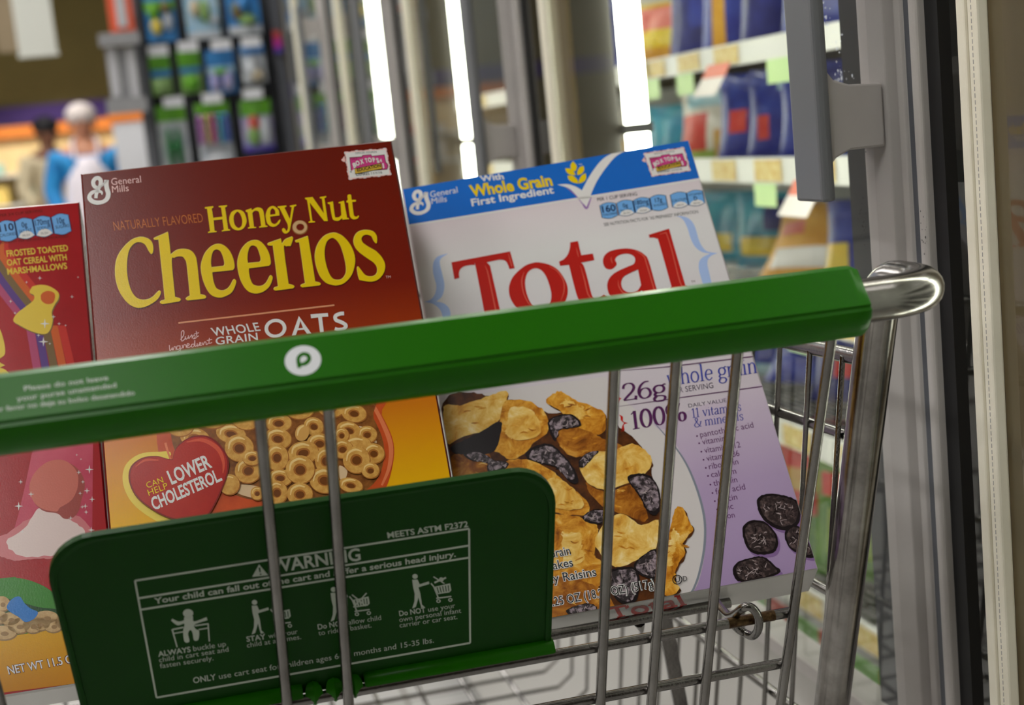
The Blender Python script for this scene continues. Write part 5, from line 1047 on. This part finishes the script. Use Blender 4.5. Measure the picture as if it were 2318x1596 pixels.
for k, (x, y, nm) in enumerate(((368, 420, 'left'), (450, 410, 'middle'), (560, 395, 'right'))):
    pack('hanging_pack', 'pale blue pack, %s of the lowest row behind the cereal boxes' % nm, (x-40, y, x+40, y+120), [(0, 1, 'sky'), (.7, 1, 'green')])
pack('hanging_pack', 'pink and orange pack hung on the right post', (617, 70, 640, 120), [(0, 1, 'magenta'), (.7, 1, 'red'), (0, .25, 'violet')])
# sign stand with strips left of the display
ORG = mat('sign_orange', (232, 96, 60), 0.5); PALE = mat('strip_white', (196, 196, 200), 0.5); PALEG = mat('strip_grey', (150, 150, 152), 0.5)
SYY = 4.85
c0 = dp(285, 160, SYY); st = empty('sign_stand', (c0.x, SYY, 0), 'grey sign stand with an orange framed sign above two white strips', 'sign stand')
def sbx(name, box, m, y=0.0, t=.012):
    A = dp(box[0], box[1], SYY); B = dp(box[2], box[3], SYY); ym = (A.z+B.z)/2
    za = dp((box[0]+box[2])/2, box[1], SYY).z; zb = dp((box[0]+box[2])/2, box[3], SYY).z
    b = MB(); b.box(((A.x+B.x)/2-c0.x, y, (za+zb)/2), (B.x-A.x, t, za-zb), m); return b.build(name, st)
sbx('sign_frame', (232, -60, 306, 72), ORG); sbx('sign_face', (252, -50, 290, 62), PALE, -.008)
sbx('bracket', (222, 76, 318, 104), PALEG, -.02, .05); sbx('bracket', (240, 222, 336, 256), PALEG, -.02, .05)
sbx('strip', (240, 108, 276, 220), PALE, -.004); sbx('strip', (284, 108, 318, 220), PALE, -.004); sbx('strip_back', (236, 106, 322, 222), PALEG, .012)
b = MB(); b.box((.05, .06, .8), (.03, .03, 1.6), D_POST); b.build('post', st); b = MB(); b.box((.05, .0, .012), (.16, .12, .02), D_POST); b.build('foot', st)
# hanging banner at the upper left
HB = mat('banner_cloth', (226, 228, 218), 0.6); HB2 = mat('banner_tan', (150, 132, 104), 0.6)
P = dp(78, 60, 7.0); bn = empty('hanging_banner', (P.x, 7.0, P.z), 'white hanging banner in front of the olive wall', 'banner')
b = MB(); b.box((0, 0, .12), (.17, .008, .50), HB); b.build('cloth', bn); b = MB(); b.tube([(-.09, 0, -.13), (.09, 0, -.13)], .008, HB, 10); b.build('bottom_rod', bn)
b = MB()
for x in (-.08, .08): b.tube([(x, 0, .36), (x, 0, 3.59-P.z)], .002, STEEL, 6)
b.build('cord', bn)
P = dp(12, 50, 7.2); bn2 = empty('hanging_banner', (P.x, 7.2, P.z), 'tan hanging banner left of the white banner', 'banner')
b = MB(); b.box((0, 0, .12), (.10, .008, .52), HB2); b.build('cloth', bn2)
b = MB(); b.tube([(0, 0, .37), (0, 0, 3.59-P.z)], .002, STEEL, 6); b.build('cord', bn2)
# bakery department on the back wall
b = MB(); A = dp(-300, 262, 12.9); B = dp(330, 232, 12.9)
zt = dp(100, 236, 12.95).z; zb = dp(100, 276, 12.95).z
b.box((-1.4, 12.97, (zt+zb)/2), (9.0, .05, zt-zb), PURPLE); o = structure(b, 'trim_1')
ORS = mat('shelf_orange', (232, 130, 40), .5); LIT = mat('bakery_cream', (238, 214, 160), .6, mottle=(226, 190, 130), scale=2)
bz = zb-.02; bk_ = empty('bakery_case', (-1.2, 12.5, 0), 'cream bakery case with an orange band below the purple strip', 'bakery case')
b = MB(); b.box((0, .3, bz/2), (3.6, .1, bz), LIT); b.build('back_panel', bk_)
b = MB(); b.box((0, .2, bz-.05), (3.6, .08, .09), ORS); b.build('orange_band', bk_)
for z in (.55, .9, 1.15): 
    b = MB(); b.box((0, .05, z), (3.5, .4, .02), WHITE_P); b.build('shelf', bk_)
b = MB(); b.box((0, .02, .2), (3.6, .5, .4), LIT); b.build('base', bk_)
def added_spot(loc, aim, watt, cone, label):  # added spotlight out of view, lifts the far background
    r = empty('added_spotlight', loc, label, 'spotlight', 'ceiling track spotlights')
    b = MB(); d = (Vector(aim)-Vector(loc)).normalized(); b.tube([-d*.10, -d*.02, d*.06], [.03, .05, .06], D_POST, 14); b.tube([(0, 0, .02), (0, 0, 3.6-loc[2])], .008, D_POST, 8); b.build('housing', r)
    l = bpy.data.lights.new('fill_spot', 'SPOT'); l.energy = watt; l.spot_size = math.radians(cone); l.spot_blend = .5; l.color = (1, .93, .82); l.shadow_soft_size = .05
    o = bpy.data.objects.new('fill_spot', l); COL.objects.link(o); o.parent = r; o.location = d*.07; o.rotation_euler = d.to_track_quat('-Z', 'Y').to_euler()
added_spot((-1.3, 10.2, 3.45), (-.9, 12.5, .75), 420, 40, 'grey ceiling track spotlight aimed at the bakery case')  # extra light put in because the bakery case comes out dim
added_spot((-.9, 6.6, 3.45), (-.45, 8.7, 1.1), 130, 34, 'grey ceiling track spotlight aimed at the person in the apron')  # second added light, to brighten the distant figure
bmats = [mat('loaf_'+n, c, .6) for n, c in (('brown', (150, 96, 50)), ('white', (226, 216, 200)), ('teal', (170, 206, 190)), ('red', (196, 90, 60)), ('yellow', (232, 200, 110)))]
rr = random.Random(5); nm = ['brown', 'white', 'pale green', 'red', 'yellow']; kk = 0
for zi, z in enumerate((.56, .91, 1.16)):
    for k in range(9):
        c = rr.randrange(5); x = -1.2-.9+.22*k+rr.uniform(-.03, .03); h = rr.uniform(.10, .19) if zi < 2 else rr.uniform(.06, .10)
        b = MB(); b.box((0, 0, h/2+.001), (rr.uniform(.12, .17), .14, h), bmats[c]); o = b.build('bakery_pack', bevel=.02, seg=3); o.location = (x, 12.5, z)
        tag(o, '%s bakery pack, %s from the left on the %s shelf of the bakery case' % (nm[c], ['first', 'second', 'third', 'fourth', 'fifth', 'sixth', 'seventh', 'eighth', 'ninth'][k], ['lowest', 'middle', 'top'][zi]), 'bakery pack', 'packs on the bakery case shelves')
P = dp(298, 330, 8.0); fz = empty('notice_board', (P.x, 8.0, 0), 'pale grey free-standing board with a brown edge behind the shopper', 'notice board')
za = dp(298, 270, 8.0).z
b = MB(); b.box((0, 0, za/2+.1), (.17, .02, za-.2), mat('board_grey', (206, 208, 214), .5)); b.build('panel', fz)
b = MB(); b.box((.11, .01, za/2), (.05, .04, za), mat('board_brown', (90, 56, 30), .5)); b.build('edge_post', fz); b = MB(); b.box((0, -.004, za+.02), (.2, .03, .06), ORS); b.build('top_band', fz); b = MB(); b.box((.02, 0, .015), (.3, .3, .03), D_POST); b.build('foot', fz)

# ------------------------------------------------------------------ people in the distance
def skin_mesh(name, pts, edges, m, parent=None, sub=2):
    me = bpy.data.meshes.new(name); me.from_pydata([p[:3] for p in pts], edges, []); o = bpy.data.objects.new(name, me); COL.objects.link(o)
    if parent: o.parent = parent
    me.materials.append(m); sk = o.modifiers.new('skin', 'SKIN'); sk.use_smooth_shade = True
    for i, p in enumerate(pts):
        r = p[3]; me.skin_vertices[0].data[i].radius = r if isinstance(r, tuple) else (r, r)
    me.skin_vertices[0].data[0].use_root = True
    s = o.modifiers.new('sub', 'SUBSURF'); s.levels = sub; s.render_levels = sub
    return o
def person(X, Y, H, label, skin, shirt, trousers, cap, apron=None, face_yaw=0):
    k = H/1.60; root = empty('person', (X, Y, 0), label, 'person'); root.scale = (k, k, k); root.rotation_euler = (0, 0, math.radians(face_yaw))
    body = [(0, 0, .86, (.13, .10)), (0, 0, 1.02, (.12, .09)), (0, 0, 1.22, (.145, .10)), (0, 0, 1.33, (.12, .08)), (0, 0, 1.40, (.045, .045)), (0, -.012, 1.455, (.062, .068)), (0, -.015, 1.53, (.073, .085)), (0, -.01, 1.58, (.05, .06)),
            (.17, 0, 1.30, .05), (.23, .0, 1.09, .04), (.17, -.14, .92, .032), (.13, -.19, .90, .03), (-.17, 0, 1.30, .05), (-.23, 0, 1.09, .04), (-.17, -.14, .92, .032), (-.13, -.19, .90, .03),
            (.085, 0, .76, .08), (.085, 0, .46, .055), (.085, .01, .09, .038), (.085, -.10, .035, .032), (-.085, 0, .76, .08), (-.085, 0, .46, .055), (-.085, .01, .09, .038), (-.085, -.10, .035, .032)]
    ed = [(0, 1), (1, 2), (2, 3), (3, 4), (4, 5), (5, 6), (6, 7), (3, 8), (8, 9), (9, 10), (10, 11), (3, 12), (12, 13), (13, 14), (14, 15), (0, 16), (16, 17), (17, 18), (18, 19), (0, 20), (20, 21), (21, 22), (22, 23)]
    skin_mesh('body', body, ed, skin, root)
    g = .014
    sh = [(0, 0, .88, (.155, .125)), (0, 0, 1.02, (.145, .115)), (0, 0, 1.22, (.17, .125)), (0, 0, 1.335, (.14, .10)), (.175, 0, 1.30, .072), (.235, 0, 1.09, .06), (.185, -.10, .955, .05), (-.175, 0, 1.30, .072), (-.235, 0, 1.09, .06), (-.185, -.10, .955, .05)]
    skin_mesh('shirt', sh, [(0, 1), (1, 2), (2, 3), (3, 4), (4, 5), (5, 6), (3, 7), (7, 8), (8, 9)], shirt, root)
    tr_ = [(0, 0, .84, (.15, .12)), (.088, 0, .74, .098), (.088, 0, .46, .076), (.088, .01, .10, .062), (-.088, 0, .74, .098), (-.088, 0, .46, .076), (-.088, .01, .10, .062)]
    skin_mesh('trousers', tr_, [(0, 1), (1, 2), (2, 3), (0, 4), (4, 5), (5, 6)], trousers, root)
    b = MB()
    for sx in (-.088, .088): b.ball((sx, -.055, .042), (.048, .115, .04), BLACK, 14, 8)
    b.build('shoes', root)
    b = MB()   # face: eyes, nose, mouth, ears
    for sx in (-.028, .028): b.ball((sx, -.093, 1.508), (.012, .008, .007), BLACK, 10, 6)
    b.ball((0, -.102, 1.487), (.012, .016, .02), skin, 10, 6); b.ball((0, -.092, 1.455), (.024, .008, .006), mat('lip', (150, 80, 70), .5), 10, 6)
    for sx in (-.076, .076): b.ball((sx, -.01, 1.495), (.012, .02, .03), skin, 10, 6)
    b.build('face', root)
    for sx in (-1, 1):
        b = MB(); hc = Vector((sx*.125, -.20, .895)); b.ball(hc, (.03, .045, .018), skin, 12, 8)
        for q in range(4): b.tube([hc+Vector((-sx*(.0-.0)+(.020-.0135*q), -.035, 0)), hc+Vector((.022-.0145*q, -.068-.006*(q in (1, 2)), -.008)), hc+Vector((.022-.0145*q, -.088-.008*(q in (1, 2)), -.024))], [.0085, .008, .006], skin, 8)
        b.tube([hc+Vector((-sx*.025, -.005, 0)), hc+Vector((-sx*.045, -.03, -.004)), hc+Vector((-sx*.048, -.05, -.012))], [.010, .009, .007], skin, 8); b.build('hand', root)
    if apron:
        b = MB(); n = 10; rows = [(1.30, .075, -.122), (1.22, .125, -.142), (1.1, .15, -.145), (1.0, .165, -.14), (.85, .19, -.15), (.62, .20, -.14)]
        vs = []; 
        for z, hw, y in rows:
            for i in range(n+1):
                u = i/n*2-1; vs.append((u*hw, y+.075*u*u, z))
        fs = [(j*(n+1)+i, j*(n+1)+i+1, (j+1)*(n+1)+i+1, (j+1)*(n+1)+i) for j in range(len(rows)-1) for i in range(n)]
        b.add(vs, fs, apron); b.smooth = True; o = b.build('apron', root); so = o.modifiers.new('thick', 'SOLIDIFY'); so.thickness = .006
        b = MB()
        for sx in (-1, 1): b.tube([(sx*.07, -.125, 1.29), (sx*.075, -.09, 1.40), (sx*.05, .04, 1.42)], .010, apron, 8)
        b.build('apron_strap', root)
    b = MB(); b.ball((0, -.002, 1.555), (.092, .105, .075), cap, 18, 10); b.build('cap', root); return root
SKIN = mat('skin_tan', (196, 136, 104), .5); SHB = mat('shirt_blue', (30, 140, 206), .7, mottle=(20, 120, 190), scale=12); APR = mat('apron_white', (232, 226, 236), .7); NAVYT = mat('trouser_dark', (40, 40, 52), .7); CAPW = mat('cap_pale', (214, 204, 200), .6); HAIR = mat('hair_black', (18, 16, 22), .6); GREYS = mat('shirt_cream', (222, 206, 170), .7); SKIN2 = mat('skin_brown', (130, 86, 64), .5)
P = dp(188, 300, 8.6); person(P.x, 8.6, 1.485, 'person in a blue shirt, white apron and pale cap standing at the left', SKIN, SHB, NAVYT, CAPW, APR, 4)
P = dp(108, 330, 10.4); person(P.x, 10.4, 1.50, 'person with short black hair, half hidden behind the person in the apron', SKIN2, GREYS, NAVYT, HAIR, None, 30)
